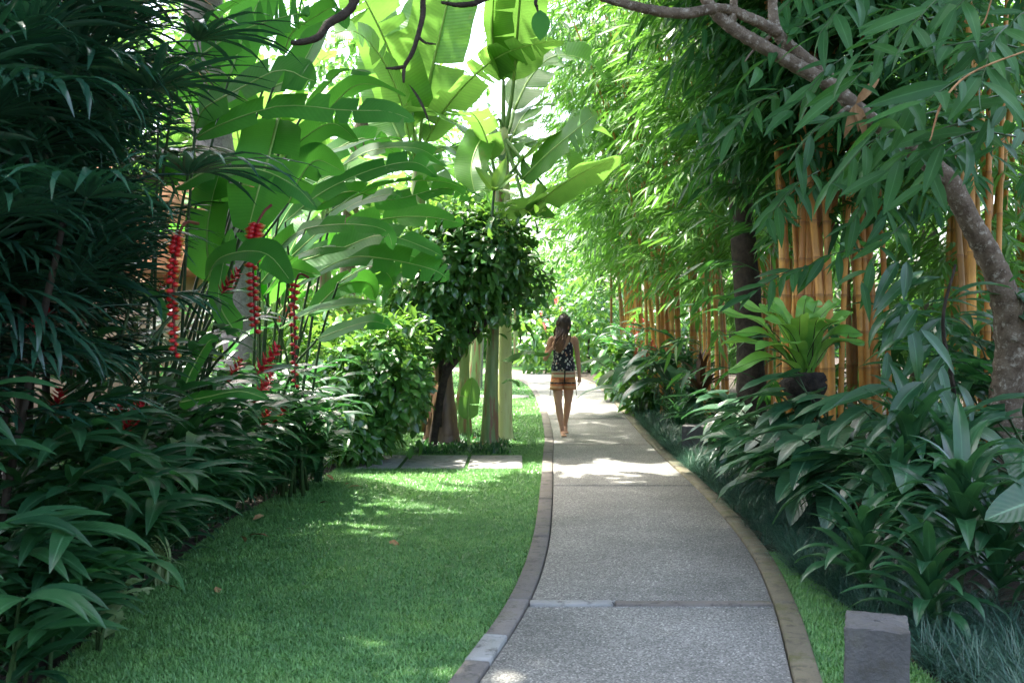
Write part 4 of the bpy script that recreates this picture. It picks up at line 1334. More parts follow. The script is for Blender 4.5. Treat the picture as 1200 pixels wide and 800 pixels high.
t = thing('shrub', 'dark glossy shrub spreading low at the lawn edge beside the paving', 'shrub', P(425, 545, 11.5))
for k in range(7):
    a = rng.uniform(0, 2 * PI)
    f = P(425, 545, 11.5)
    stem_part(t, 'stem', [f, f + Vector((math.cos(a) * 0.2, math.sin(a) * 0.2, 0.5)), f + Vector((math.cos(a) * 0.5, math.sin(a) * 0.4, 1.1))], [0.022, 0.018, 0.01], M['bark_dark'], 6)
its = leaf_cloud(P(445, 440, 11.5), (0.62, 0.55, 0.62), 1700, 1.05)
its += leaf_cloud(P(410, 500, 11.2), (0.50, 0.5, 0.38), 1000, 1.05)
its += leaf_cloud(P(485, 425, 12.3), (0.42, 0.35, 0.55), 1000, 1.05)
its += leaf_cloud(P(470, 460, 12.3), (0.40, 0.35, 0.42), 700, 1.05)
its += clustered(P(440, 450, 11.5), (1.0, 0.7, 0.85), 50, 9, 1.0, 0.2)
its += leaf_cloud(P(395, 470, 11.6), (0.45, 0.4, 0.5), 700, 1.05)
its = [it for it in its if not (it[0].translation.x / it[0].translation.y > -0.088 and it[0].translation.z < 1.45)]
SHRUB.scatter(t, its, 'leaf')

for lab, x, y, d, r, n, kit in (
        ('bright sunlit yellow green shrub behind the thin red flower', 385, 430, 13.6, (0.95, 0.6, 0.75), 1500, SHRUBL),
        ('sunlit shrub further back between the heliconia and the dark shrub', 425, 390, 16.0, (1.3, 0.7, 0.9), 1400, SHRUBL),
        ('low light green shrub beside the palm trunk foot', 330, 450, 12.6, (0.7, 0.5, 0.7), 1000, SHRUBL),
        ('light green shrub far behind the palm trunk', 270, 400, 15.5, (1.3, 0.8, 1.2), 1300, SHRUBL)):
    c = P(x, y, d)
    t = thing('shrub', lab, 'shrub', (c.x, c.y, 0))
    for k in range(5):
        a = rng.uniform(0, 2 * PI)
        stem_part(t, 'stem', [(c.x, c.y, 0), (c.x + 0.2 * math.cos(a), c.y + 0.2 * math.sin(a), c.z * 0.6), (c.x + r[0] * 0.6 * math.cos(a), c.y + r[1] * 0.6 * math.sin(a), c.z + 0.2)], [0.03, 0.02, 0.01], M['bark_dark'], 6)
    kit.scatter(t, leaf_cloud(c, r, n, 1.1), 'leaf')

# grey palm trunk behind the left bed, with its crown above
t = thing('palm_tree', 'tall palm with thick pale grey trunk behind the left bed', 'palm', ((255 - 600) / FPX * 12.5, 12.5, 0))
bx_ = t.location.x
q = G()
tube(q, [(bx_ + 0.40, 12.5, -0.1), (bx_ + 0.36, 12.5, 1.0), (bx_ + 0.1, 12.5, 3.0), (bx_ - 0.2, 12.5, 6.0), (bx_ - 0.3, 12.5, 17.0)], [0.30, 0.25, 0.24, 0.24, 0.2], 18, 60, 0, 1, 0.012)
put('trunk', q, M['palm_bark'], t)


def pinnate(L, n, ll, lw, droop=0.9):
    q = G()
    pts = arch_pts((0, 0, 0), PI / 2, 0.5, L, droop + 0.5, 8)
    tube(q, pts, [0.025, 0.018, 0.006], 5, 16)
    c = catmull(pts, 60)
    tn = tangents(c)
    for k in range(n):
        i = int(8 + k / n * 51)
        for sd in (-1, 1):
            s = Vector(tn[i]).cross(Vector((0, 0, 1))).normalized() * sd
            d = s * 0.9 + Vector(tn[i]) * 0.55
            q.add_g(blade(ll * math.sin(PI * (0.15 + 0.8 * k / n)) ** 0.6, lw, 4, 1, pr_lance, 0.9, 0), frame(c[i], d, (0, 0, 1)))
    return q


PINN = Kit('frond', [pinnate(2.6, 30, 0.55, 0.035), pinnate(2.2, 28, 0.5, 0.035, 1.3)], M['far'])


def crown_items(top, n, s=1.0, el=(-0.2, 0.9)):
    its = []
    for k in range(n):
        az = k * 2.4 + rng.uniform(-.3, .3)
        its.append((frame(top, (math.cos(az), math.sin(az), rng.uniform(*el)), (0, 0, 1), s * rng.uniform(0.85, 1.1)), rng.randint(2)))
    return its


PINN.scatter(t, crown_items((bx_ - 0.3, 12.5, 17.0), 20, 1.15), 'frond')
for lab, x, d, h in (('slim feathery palm far behind the pale banana stem', 558, 26, 5.6), ('feathery palm far right of the big bananas', 742, 36, 6.4), ('short feathery palm far behind the sunlit shrubs', 470, 34, 5.0)):
    X = (x - 600) / FPX * d
    t = thing('palm_tree', lab, 'palm', (X, d, 0))
    stem_part(t, 'trunk', [(X, d, -0.1), (X + 0.1, d, h * 0.5), (X, d, h)], [0.16, 0.12, 0.09], M['palm_bark'], 10, 24, 0.02)
    PINN.scatter(t, crown_items((X, d, h), 16, 1.0), 'frond')

# ------------------------------------------------------------------ golden bamboo on the right
def bamboo_spray(n=9, Ll=0.28, lw=0.036, L=0.55, hang=0.8):
    q = G()
    pts = arch_pts((0, 0, 0), PI / 2, 0.35, L, 0.9, 5)
    tube(q, pts, [0.004, 0.003, 0.0015], 3, 8)
    c = catmull(pts, 40)
    tn = tangents(c)
    for k in range(n):
        i = int(10 + k / (n - 1) * 29)
        s = Vector(tn[i]).cross(Vector((0, 0, 1))).normalized() * (1 if k % 2 else -1)
        d = s * rng.uniform(0.3, 0.8) + Vector(tn[i]) * rng.uniform(0.5, 1.0) + Vector((0, 0, -hang * rng.uniform(0.2, 1.0)))
        q.add_g(blade(Ll * rng.uniform(0.7, 1.15), lw * rng.uniform(0.85, 1.2), 5, 2, pr_lance, rng.uniform(0.1, 0.6), 0.25), frame(c[i], d, Vector((0, 0, 1)) + rv(0.35)))
    return q


SPRAY = Kit('leaf_spray', [bamboo_spray(10, 0.29, 0.040), bamboo_spray(8, 0.31, 0.042, 0.45, 1.1), bamboo_spray(12, 0.26, 0.036, 0.65, 0.7), bamboo_spray(7, 0.33, 0.044, 0.4, 0.5), bamboo_spray(9, 0.30, 0.038, 0.5, 1.4)], M['bamboo'])
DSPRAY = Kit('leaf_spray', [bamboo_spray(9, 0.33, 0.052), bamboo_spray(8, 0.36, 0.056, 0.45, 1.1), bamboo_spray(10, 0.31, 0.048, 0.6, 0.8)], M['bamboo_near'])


def culm(t, base, top_off, h, r):
    b = Vector(base)
    step = 0.36
    n = int(h / step)
    zs, rs = [], []
    for k in range(n + 1):
        f = k / n
        rr = r * (1 - 0.75 * f ** 1.6)
        for dz, m in ((-0.025, 1.0), (0.0, 1.13), (0.025, 0.97)):
            zs.append(k * step + dz)
            rs.append(rr * m)
    zs = np.array(zs); rs = np.array(rs)
    f = np.clip(zs / h, 0, 1.05)
    pts = np.stack([b.x + top_off[0] * f ** 1.9, b.y + top_off[1] * f ** 1.9, b.z + zs - 0.12 * h * (math.hypot(*top_off) / h) * f ** 3], 1)
    q = G()
    ang = np.linspace(0, 2 * PI, 9, endpoint=False)
    V = pts[:, None] + rs[:, None, None] * np.stack([np.cos(ang), np.sin(ang), 0 * ang], 1)[None]
    U = np.stack(np.broadcast_arrays((ang / 2 / PI)[None], zs[:, None] + 0.0), -1)
    q.add(V, grid_faces(len(zs), 9, True), U.reshape(-1, 2))
    put('culm', q, M['culm'], t)
    return pts


def bamboo(label, boxes, n, h, r, nspray, zmin, lean, kit, out=(0.3, 1.4), zmax=7.5, group=None):
    """boxes: (x0, x1, y0, y1) where culms stand"""
    cx, cy = (boxes[0] + boxes[1]) / 2, (boxes[2] + boxes[3]) / 2
    t = thing('bamboo_clump', label, 'bamboo', (cx, cy, 0.1), group)
    cul, feet = [], []
    bunch = [(rng.uniform(boxes[0], boxes[1]), boxes[2] + (k + rng.uniform(0.1, 0.9)) / max(2, n // 6) * (boxes[3] - boxes[2])) for k in range(max(2, n // 6))]
    for k in range(n):
        # culms crowd together in tight bunches with open gaps between
        for tries in range(40):
            c = bunch[rng.randint(len(bunch))]
            x, y = c[0] + rng.randn() * 0.13, c[1] + rng.randn() * 0.22
            if all(math.hypot(x - q[0], y - q[1]) > 2.1 * r for q in feet): break
        feet.append((x, y))
        lx = lean[0] * rng.uniform(0.2, 1.5) + rng.randn() * 0.7
        ly = lean[1] * rng.uniform(0.2, 1.5) + rng.randn() * 0.45
        cul.append(culm(t, (x, y, 0.08), (lx, ly), h * rng.uniform(0.85, 1.1), r * rng.uniform(0.75, 1.15)))
    its = []
    while len(its) < nspray:
        c = cul[rng.randint(len(cul))]
        i = rng.randint(len(c))
        z = c[i][2]
        if z > zmax or (z < zmin + rng.rand() ** 2 * 1.5 and (z < 1.0 or rng.rand() > 0.045)): continue
        az = math.atan2(-0.35, -1.0) + rng.uniform(-2.0, 2.0)
        o = Vector((math.cos(az), math.sin(az), 0))
        dist = rng.uniform(*out) * (0.4 + 0.6 * rng.rand())
        p = Vector(c[i]) + o * dist + Vector((0, 0, -0.25 * dist * rng.rand()))
        d = o + Vector((0, 0, rng.uniform(-0.45, 0.5)))
        its.append((frame(p, d, Vector((0, 0, 1)) + rv(0.15), rng.uniform(0.8, 1.25)), rng.randint(9)))
    kit.scatter(t, its, 'leaf_spray', 'foliage')
    return t


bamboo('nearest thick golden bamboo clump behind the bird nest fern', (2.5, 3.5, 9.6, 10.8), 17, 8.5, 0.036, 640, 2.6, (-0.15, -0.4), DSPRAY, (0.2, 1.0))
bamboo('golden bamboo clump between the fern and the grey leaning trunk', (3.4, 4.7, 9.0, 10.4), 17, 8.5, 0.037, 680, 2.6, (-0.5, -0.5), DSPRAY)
bamboo('slender golden bamboo clump beyond the dark trunk', (3.0, 3.9, 13.2, 15.2), 22, 8.5, 0.034, 1150, 2.1, (-0.7, -0.2), SPRAY, (0.3, 1.4), 8.5)
bamboo('golden bamboo clump midway along the path', (2.7, 3.6, 17.0, 19.2), 24, 9.0, 0.036, 1100, 2.35, (-1.0, -0.2), SPRAY, (0.3, 1.7), 9.5)
bamboo('far golden bamboo clump near the bend of the path', (2.5, 3.4, 22.5, 25.5), 24, 10, 0.038, 1100, 2.7, (-1.1, -0.2), SPRAY, (0.3, 2.0), 11)
bamboo('dense dark bamboo behind the near clumps', (4.6, 7.0, 10.5, 13.5), 20, 8.5, 0.042, 1300, 0.5, (-0.3, -0.6), SPRAY, (0.2, 1.5), 8)
bamboo('bamboo screen behind the middle clumps', (4.2, 6.2, 15.5, 21.5), 16, 9.0, 0.050, 1200, 0.6, (-0.4, -0.4), SPRAY, (0.2, 1.7), 9.5)

# large leaved bamboo sprays hanging near, upper right: each leaf an object
BIGB = [blade(L, W, 9, 4, pr_lance, dr, 0.22, 0.01) for L, W, dr in ((0.36, 0.078, 0.35), (0.40, 0.082, 0.7), (0.32, 0.074, 0.2))]
BIGBM = [q.mesh('leaf', M['bamboo_near']) for q in BIGB]
t = thing('bamboo_branch', 'large leaved bamboo boughs hanging low over the leaning grey tree', 'bamboo', (3.6, 5.6, 0.1))
stem_part(t, 'culm', [(3.6, 5.6, 0.0), (3.55, 5.5, 2.0), (3.3, 5.2, 4.0), (2.7, 4.9, 5.6)], [0.05, 0.048, 0.04, 0.025], M['culm'], 9, 30)
spr = [((1180, 30), (1150, 95), 4.3), ((1190, 80), (1085, 118), 4.2), ((1210, 60), (1080, 62), 4.4), ((1130, -10), (1070, 30), 4.6), ((1190, 160), (1090, 175), 4.5),
       ((1090, 110), (1020, 160), 4.5), ((1140, 140), (1040, 200), 4.7), ((1100, 20), (1010, 60), 4.9), ((1060, 60), (985, 110), 5.2), 
       ((1020, -10), (960, 40), 5.4), ((1000, 60), (930, 130), 5.8), ((990, 130), (925, 190), 6.0), ((1050, 150), (975, 215), 5.6), ((960, 20), (890, 80), 6.2),
       ((1040, 190), (1000, 260), 6.2), ((960, 200), (900, 255), 6.6), ((1180, -20), (1120, 10), 4.4), ((930, 100), (860, 150), 6.6),
       ((1230, 110), (1160, 140), 4.5), ((1210, 10), (1170, 60), 4.8), ((1030, 290), (930, 320), 6.8), ((960, 310), (880, 345), 7.0), ((1060, 260), (1010, 330), 6.6), ((1100, 130), (1050, 165), 5.6), ((1085, 110), (1030, 140), 5.8), ((1120, 150), (1070, 190), 5.4), ((1060, 130), (1015, 190), 5.9), ((1130, 165), (1085, 215), 5.2), ((1200, 30), (1130, 60), 5.2), ((1080, 20), (1000, 20), 5.6), ((960, -20), (900, 30), 6.8), ((1180, 110), (1120, 150), 5.2), ((1215, 150), (1160, 180), 5.5)]
for (x0, y0), (x1, y1), d in spr:
    a, b = P(x0, y0, d + 0.25), P(x1, y1, d)
    pts = [a, a.lerp(b, 0.5) + Vector((0, 0, 0.05)), b]
    q = G()
    tube(q, pts, [0.006, 0.004, 0.002], 4, 10)
    o = put('spray', q, M['stalk'], t)
    c = catmull(pts, 30)
    tn = tangents(c)
    nl = rng.randint(8, 12)
    for k in range(nl):
        i = int(4 + k / (nl - 1) * 25)
        s = Vector(tn[i]).cross(Vector((0, 0, 1))).normalized() * (1 if k % 2 else -1)
        dd = Vector(tn[i]) * rng.uniform(0.4, 1.0) + s * rng.uniform(0.2, 1.1) + Vector((rng.uniform(-.3, .3), rng.uniform(-.3, .3), -rng.uniform(-0.35, 0.8)))
        inst('leaf', BIGBM[rng.randint(3)], frame(c[i], dd, Vector((0, -0.7, 0.8)) + rv(0.35), rng.uniform(0.6, 0.95)), o)
# a twisted brown seed tassel and bare twigs
q = G()
tube(q, [P(1215, 55, 4.2), P(1140, 85, 4.15), P(1105, 120, 4.1), P(1090, 165, 4.1)], [0.004, 0.004, 0.005, 0.003], 5, 24, 0, 1, 0.2)
put('twig', q, M['dry'], t)
q = G()
tube(q, [P(1130, 5, 4.5), P(1150, 30, 4.4), P(1165, -10, 4.4)], [0.003, 0.004, 0.003], 5, 14, 0, 1, 0.1)
put('twig', q, M['dry'], t)

# ------------------------------------------------------------------ the leaning grey tree on the right
TB = P(1172, 590, 7.0)
t = thing('leaning_tree', 'mottled grey tree leaning left over the right bed with bare upper branches', 'tree', (TB.x, TB.y, 0.1))
q = G()
tube(q, [(TB.x, TB.y, 0.0), P(1176, 540, 7.0), P(1180, 460, 7.0), P(1186, 390, 6.95), P(1168, 320, 6.85), P(1138, 262, 6.75), P(1108, 208, 6.65), P(1058, 168, 6.6), P(1000, 124, 6.4)],
     [0.16, 0.122, 0.108, 0.118, 0.086, 0.074, 0.068, 0.052, 0.046], 12, 80, 0, 1, 0.06)
put('trunk', q, M['bark'], t)
for pts, rr in (
        ([P(1186, 400, 6.95), P(1230, 330, 6.9), P(1290, 240, 6.9), P(1340, 120, 6.8), P(1360, -80, 6.8)], [0.12, 0.11, 0.10, 0.085, 0.06]),
        ([P(1003, 126, 6.4), P(970, 98, 6.35), P(900, 58, 6.25), P(855, 30, 6.2), P(828, 0, 6.15), P(800, -60, 6.1)], [0.052, 0.048, 0.044, 0.042, 0.036, 0.026]),
        ([P(994, 118, 6.45), P(960, 82, 6.4), P(925, 55, 6.35), P(908, 30, 6.3), P(906, -20, 6.3), P(910, -120, 6.2)], [0.05, 0.045, 0.045, 0.034, 0.028, 0.02]),
        ([P(912, 38, 6.3), P(880, 22, 6.2), P(845, 10, 6.15), P(800, 16, 6.1), P(755, 10, 6.05), P(700, -6, 6.0), P(660, -30, 5.9)], [0.04, 0.034, 0.03, 0.034, 0.03, 0.026, 0.018]),
        ([P(857, 32, 6.2), P(860, 5, 6.15), P(858, -40, 6.1)], [0.03, 0.024, 0.02]),
        ([P(905, 40, 6.3), P(884, 58, 6.25), P(873, 72, 6.2)], [0.012, 0.008, 0.004]),
        ([P(1000, 124, 6.4), P(985, 132, 6.3), P(975, 148, 6.25)], [0.02, 0.012, 0.005])):
    q = G()
    tube(q, pts, rr, 10, 12 * len(pts), 0, 1, 0.05)
    put('branch', q, M['bark'], t)
CANB = Kit('leaf', [blade(0.40, 0.15, 3, 1, pr_lance, 0.5, 0.25), blade(0.36, 0.14, 3, 1, pr_lance, 0.8, 0.25)], M['canopy'])
CAN = Kit('leaf', [blade(0.26, 0.085, 4, 2, pr_lance, 0.5, 0.25), blade(0.22, 0.08, 4, 2, pr_lance, 0.8, 0.25)], M['canopy'])
its = clustered((1.9, 8.6, 8.0), (3.2, 4.8, 1.4), 420, 26, 1.0, 0.6)
its = [it for it in its if it[0].translation.z > 1.55 + 0.36 * it[0].translation.y + 0.5]
CANB.scatter(t, its, 'leaf', 'crown')
BIGL2 = Kit('leaf', [blade(0.30, 0.10, 7, 4, pr_lance, 0.6, 0.3)], M['ginger'])
BIGL2.scatter(t, [(frame(P(1186, 335, 6.9), (0.25, -0.6, -0.5), (0.2, -1, 0.5), 1.0), 0), (frame(P(1190, 365, 6.85), (0.6, -0.4, -0.4), (0, -1, 0.5), 0.9), 0)], 'leaf')
# dry leaves caught at the branch end
DRYL = Kit('leaf', [blade(0.22, 0.06, 5, 2, pr_lance, 0.9, 0.4)], M['dry'])
t = thing('dry_leaf_tuft', 'brown withered leaves caught at the broken branch tip', 'leaves', P(1005, 125, 6.0))
DRYL.scatter(t, [(frame(P(1003, 122, 6.0), d, (0, -1, 0.3), s), 0) for d, s in (((-0.35, -0.2, -1), 1.0), ((0.3, -0.2, -1), 1.05), ((0.1, -0.3, -1), 0.8), ((0.5, -0.2, 0.6), 1.0))], 'leaf')

# ------------------------------------------------------------------ a big shade tree left of the camera, its twigs hang into view
t = thing('shade_tree', 'dark bare twigs of the big tree overhanging the lawn and path', 'tree', (-6.6, 2.2, 0.0))
q = G()
tube(q, [(-6.6, 2.2, -0.1), (-6.5, 2.3, 2.5), (-6.0, 3.0, 5.0), (-4.8, 4.4, 6.8)], [0.42, 0.34, 0.3, 0.24], 12, 30, 0, 1, 0.03)
put('trunk', q, M['bark'], t)
limb_a, limb_b = Vector((-2.2, 5.6, 7.3)), Vector((0.6, 6.6, 7.4))
for pts, rr in (([(-4.8, 4.4, 6.8), (-3.5, 5.0, 7.2), limb_a, (-0.8, 6.2, 7.5), limb_b], [0.22, 0.18, 0.15, 0.11, 0.07]),
                ([(-4.8, 4.4, 6.8), (-4.2, 6.4, 7.6), (-3.4, 9.0, 8.2), (-2.6, 11, 8.6)], [0.2, 0.16, 0.12, 0.07]),
                ([(-3.4, 9.0, 8.2), (-2.2, 10.6, 8.1), (-0.9, 11.6, 7.7)], [0.1, 0.07, 0.03]),
                ([limb_a, P(470, -160, 5.6), P(425, -40, 5.2), P(412, 8, 5.1), P(385, 28, 5.05), P(372, 44, 5.0), P(350, 50, 5.0), P(341, 50, 5.0)], [0.07, 0.045, 0.026, 0.024, 0.021, 0.019, 0.016, 0.010]),
                ([(-0.8, 6.2, 7.5), P(520, -150, 5.5), P(498, -20, 5.2), P(495, 20, 5.15), P(484, 60, 5.1), P(474, 78, 5.1), P(473, 97, 5.1)], [0.05, 0.03, 0.016, 0.015, 0.012, 0.011, 0.006]),
                ([P(475, 78, 5.1), P(464, 80, 5.1), P(452, 80, 5.08)], [0.011, 0.010, 0.005]),
                ([P(489, 42, 5.12), P(498, 50, 5.1), P(511, 52, 5.1)], [0.009, 0.007, 0.004]),
                ([P(412, 8, 5.1), P(408, -15, 5.1), P(400, -40, 5.1)], [0.012, 0.01, 0.006]),
                ([P(640, -150, 5.8), P(600, -30, 5.4), P(565, 0, 5.3), P(540, 6, 5.3), P(517, 3, 5.3)], [0.035, 0.022, 0.016, 0.015, 0.008]),
                ([P(640, -150, 5.8), P(634, -40, 5.2), P(628, 0, 5.1), P(629, 8, 5.1), P(631, 16, 5.1)], [0.02, 0.012, 0.009, 0.008, 0.003])):
    q = G()
    tube(q, pts, rr, 8, 9 * len(pts), 0, 1, 0.06)
    put('branch', q, M['bark_dark'] if rr[0] < 0.1 else M['bark'], t)
q = blade(0.165, 0.105, 8, 4, pr_oval, 0.3, 0.2)
inst('leaf', q.mesh('leaf', M['banana_dark']), frame(P(633, 12, 5.1), (0.02, -0.1, -1), (0.15, -1, 0), 0.95), t)
DEADL = blade(0.30, 0.035, 7, 2, pr_lance, 0.4, 0.5)
inst('leaf', DEADL.mesh('leaf', M['bark_dark']), frame(P(478, 98, 5.1), (0.62, -0.1, -0.95), (0.8, -0.6, 0.5), 0.9), t)
its = clustered((-3.2, 6.3, 8.7), (4.2, 4.3, 1.5), 560, 26, 1.0, 0.6) + clustered((-0.9, 11.5, 7.6), (1.5, 1.2, 0.5), 70, 26, 1.0, 0.45)
its = [it for it in its if it[0].translation.z > 1.55 + 0.36 * max(it[0].translation.y, 0) + 0.5]
CANB.scatter(t, its, 'leaf', 'crown')

t = thing('added_shade_tree', 'tall slim tree added behind the bananas, its unseen crown shading the path', 'tree', (-3.4, 20.5, 0))  # added shade caster: crown kept above the frame to shade the far path
stem_part(t, 'trunk', [(-3.4, 20.5, -0.1), (-3.3, 20.4, 4.0), (-2.6, 20.0, 7.5), (-1.4, 19.2, 9.6)], [0.2, 0.16, 0.12, 0.06], M['bark'], 10, 30, 0.03)
its = clustered((-1.4, 18.2, 9.8), (1.6, 3.0, 0.9), 90, 26, 1.0, 0.6)
its = [it for it in its if it[0].translation.z > 1.55 + 0.34 * it[0].translation.y + 0.3]
CANB.scatter(t, its, 'leaf', 'crown')

# ------------------------------------------------------------------ bird's nest fern on its black root mass
FC = P(942, 440, 8.9)
t = thing('birds_nest_fern', 'light green bird nest fern sprouting from a black root ball on a post', 'fern', (FC.x, FC.y, 0.15))
q = G()
tube(q, [(FC.x, FC.y, 0.1), (FC.x, FC.y, FC.z - 0.3)], [0.07, 0.06], 10, 8, 0, 1, 0.05)
put('post', q, M['bark_dark'], t)
q = G()
tube(q, [FC - Vector((0, 0, 0.34)), FC - Vector((0, 0, 0.24)), FC - Vector((0, 0, 0.1)), FC + Vector((0, 0, 0.03))], [0.05, 0.12, 0.19, 0.17], 16, 12, 0, 1, 0.12)
put('root_ball', q, M['black_pot'], t)
for k, (x, y, dy) in enumerate(((850, 362, -.15), (862, 385, -.3), (875, 352, 0), (850, 400, -.35), (893, 372, -.3), (900, 350, .1), (915, 345, .2), (855, 430, -.4), (940, 355, -.1), (945, 365, -.35),
                                (960, 345, .1), (975, 350, -.1), (985, 365, -.2), (992, 385, -.25), (968, 372, -.4), (925, 368, -.4), (880, 405, -.45), (1000, 400, -.1), (905, 400, -.5), (955, 340, .3))):
    tipp = P(x, y, 8.9) + Vector((0, dy, 0))
    b = FC + Vector((rng.uniform(-.06, .06), rng.uniform(-.06, .06), 0))
    mid_ = b.lerp(tipp, 0.5) + Vector((0, 0, 0.13))
    tipp = tipp + Vector(((tipp.x - FC.x) * 0.15, 0, -0.05 * rng.rand()))
    gl, gm = sweep_leaf([b, mid_, tipp], 0.16, Vector((0, 0, 1)) - (tipp - b).normalized() * 0.8 + Vector((0, -0.25, 0)), lambda s: np.minimum(1, 0.35 + s * 1.6) * np.minimum(1, ((1 - s) / 0.2) ** 0.5), 0, 0.3, 18, 2, 0.05)
    o = put('frond', gl, M['fern'], t)
    put('midrib', gm, M['cane'], o)

# dark trunk behind
t = thing('dark_trunk_tree', 'dark mossy trunk standing between the bamboo clumps', 'tree', (2.92, 12.0, 0.1))
q = G()
tube(q, [(2.9, 12.0, 0), (2.86, 12.0, 1.5), (2.75, 12.05, 3.4), (2.6, 12.1, 6.0)], [0.2, 0.16, 0.14, 0.12], 12, 30, 0, 1, 0.04)
put('trunk', q, M['bark_dark'], t)
CAN.scatter(t, clustered((2.6, 12.1, 6.6), (1.4, 1.4, 1.0), 30, 20, 1.0, 0.45), 'leaf', 'crown')

# ------------------------------------------------------------------ broad leaved plants over the right border
BROAD = [blade(L, W, 8, 6, pr_heart, dr, 0.22, wv, 0.1, 0.3) for L, W, dr, wv in ((0.46, 0.26, 0.7, 0.02), (0.40, 0.25, 1.0, 0.03), (0.50, 0.24, 0.5, 0.02))]
BROADM = [q.mesh('leaf', M['broad']) for q in BROAD]


def broad(label, base, n, h, face, s=1.0, group=None, name='broad_leaf_plant'):
    t = thing(name, label, 'plant', base, group)
    b = Vector(base)
    for k in range(n):
        az = face + rng.uniform(-1.5, 1.5)
        o = Vector((math.cos(az), math.sin(az), 0))
        hh = h * rng.uniform(0.45, 1.1)
        ln = rng.uniform(0.15, 0.6) * s
        tip = b + o * ln + Vector((rng.uniform(-.15, .15), rng.uniform(-.15, .15), hh))
        stem_part(t, 'stalk', [b + rv(0.05), b + o * ln * 0.3 + Vector((0, 0, hh * 0.6)), tip], [0.011, 0.009, 0.006], M['stalk'], 5, 8)
        d = o + Vector((0, 0, rng.uniform(-0.7, 0.1)))
        inst('leaf', BROADM[rng.randint(3)], frame(tip, d, Vector((0, 0, 1)) + o * 0.35 + rv(0.12), s * rng.uniform(0.7, 1.15)), t)
    return t


WEST = PI + 0.45
for lab, x, y, n, h, sc_ in (
        ('arrow leaved plant next to the corner rosette over the mondo grass', 2.65, 6.6, 26, 0.62, 1.0),
        ('arrow leaved plant on the border before the fern', 2.5, 7.5, 28, 0.62, 1.0),
        ('taller arrow leaved plant just below the fern root ball', 3.1, 7.6, 26, 0.85, 1.05),
        ('arrow leaved plant on the border left of the fern post', 2.55, 8.6, 28, 0.6, 1.0),
        ('arrow leaved plant round the fern post', 2.75, 8.45, 26, 0.98, 1.0),
        ('arrow leaved plant at the foot of the first golden bamboo', 2.55, 9.6, 26, 0.58, 0.95),
        ('tall arrow leaved plant before the grey leaning trunk', 3.5, 6.5, 24, 0.9, 1.05),
        ('arrow leaved plant beside the half hidden stone bollard', 2.75, 11.0, 24, 0.58, 0.9),
        ('arrow leaved plant past the half hidden stone bollard', 2.7, 12.3, 24, 0.6, 0.9)):
    broad(lab, (x, y, 0.12), n, h, WEST, sc_, 'arrow leaved plants along the right border')
tb = thing('elephant_ear', 'single wide elephant ear leaf beside the grey leaning trunk', 'plant', (2.75, 4.9, 0.1))
stem_part(tb, 'stalk', [(2.75, 4.9, 0.05), (2.7, 4.85, 0.4), P(1225, 585, 4.7)], [0.014, 0.012, 0.009], M['stalk'], 6)
q = blade(0.42, 0.30, 12, 8, pr_heart, 0.35, 0.15, 0.015, 0, 0.3)
inst('leaf', q.mesh('leaf', M['broad']), frame(P(1235, 580, 4.75), (-1, -0.25, -0.2), (-0.2, -0.75, 0.7), 0.9), tb)

# strap leaved rosettes in the right foreground
ROS = Kit('leaf', [blade(L, W, 9, 4, pr_strap, dr, 0.3, 0.008, 0.5) for L, W, dr in ((0.46, 0.072, 1.5), (0.42, 0.076, 1.9), (0.50, 0.066, 1.2), (0.38, 0.074, 2.3))], M['rosette'])


def rosette(label, base, top, n, s=1.0):
    t = thing('dracaena', label, 'plant', base)
    stem_part(t, 'stem', [base, Vector(base).lerp(Vector(top), 0.5) + Vector((0.02, 0, 0)), top], [0.018, 0.015, 0.012], M['stalk'], 6)
    its = []
    for k in range(n):
        az = k * 2.4 + rng.uniform(-.2, .2)
        e = 0.1 + 1.0 * (k / n) + rng.uniform(-.15, .15)
        d = Vector((math.cos(az) * math.cos(e), math.sin(az) * math.cos(e), math.sin(e)))
        p = Vector(top) - Vector((0, 0, 0.22 * (1 - k / n)))
        its.append((frame(p, d, (0, 0, 1), s * rng.uniform(0.85, 1.15)), rng.randint(4)))
    ROS.scatter(t, its, 'leaf')


rosette('dark strap leaved rosette highest beside the grey trunk', P(1065, 640, 6.2) * 1.0, P(1068, 520, 6.1), 36, 1.15)
rosette('strap leaved rosette with wide drooping leaves above the stone bollard', (2.32, 5.2, 0.08), P(1128, 590, 5.1), 34, 1.1)
rosette('strap leaved rosette close to the mondo grass at the bed corner', (1.98, 5.6, 0.06), P(1012, 640, 5.6), 32, 1.0)
rosette('upright strap leaved rosette at the foot of the grey trunk', (2.9, 5.9, 0.1), P(1110, 545, 6.0), 34, 1.2)
rosette('strap leaved rosette half hidden below the elephant ear leaf', (2.75, 5.0, 0.08), P(1170, 640, 5.0), 32, 1.1)
rosette('low strap leaved rosette just behind the stone bollard plants', (2.10, 4.9, 0.06), P(1090, 680, 4.95), 30, 1.0)
rosette('strap leaved rosette among the arrow leaves beside the grey trunk', (2.6, 6.0, 0.1), P(1050, 590, 5.9), 32, 1.1)
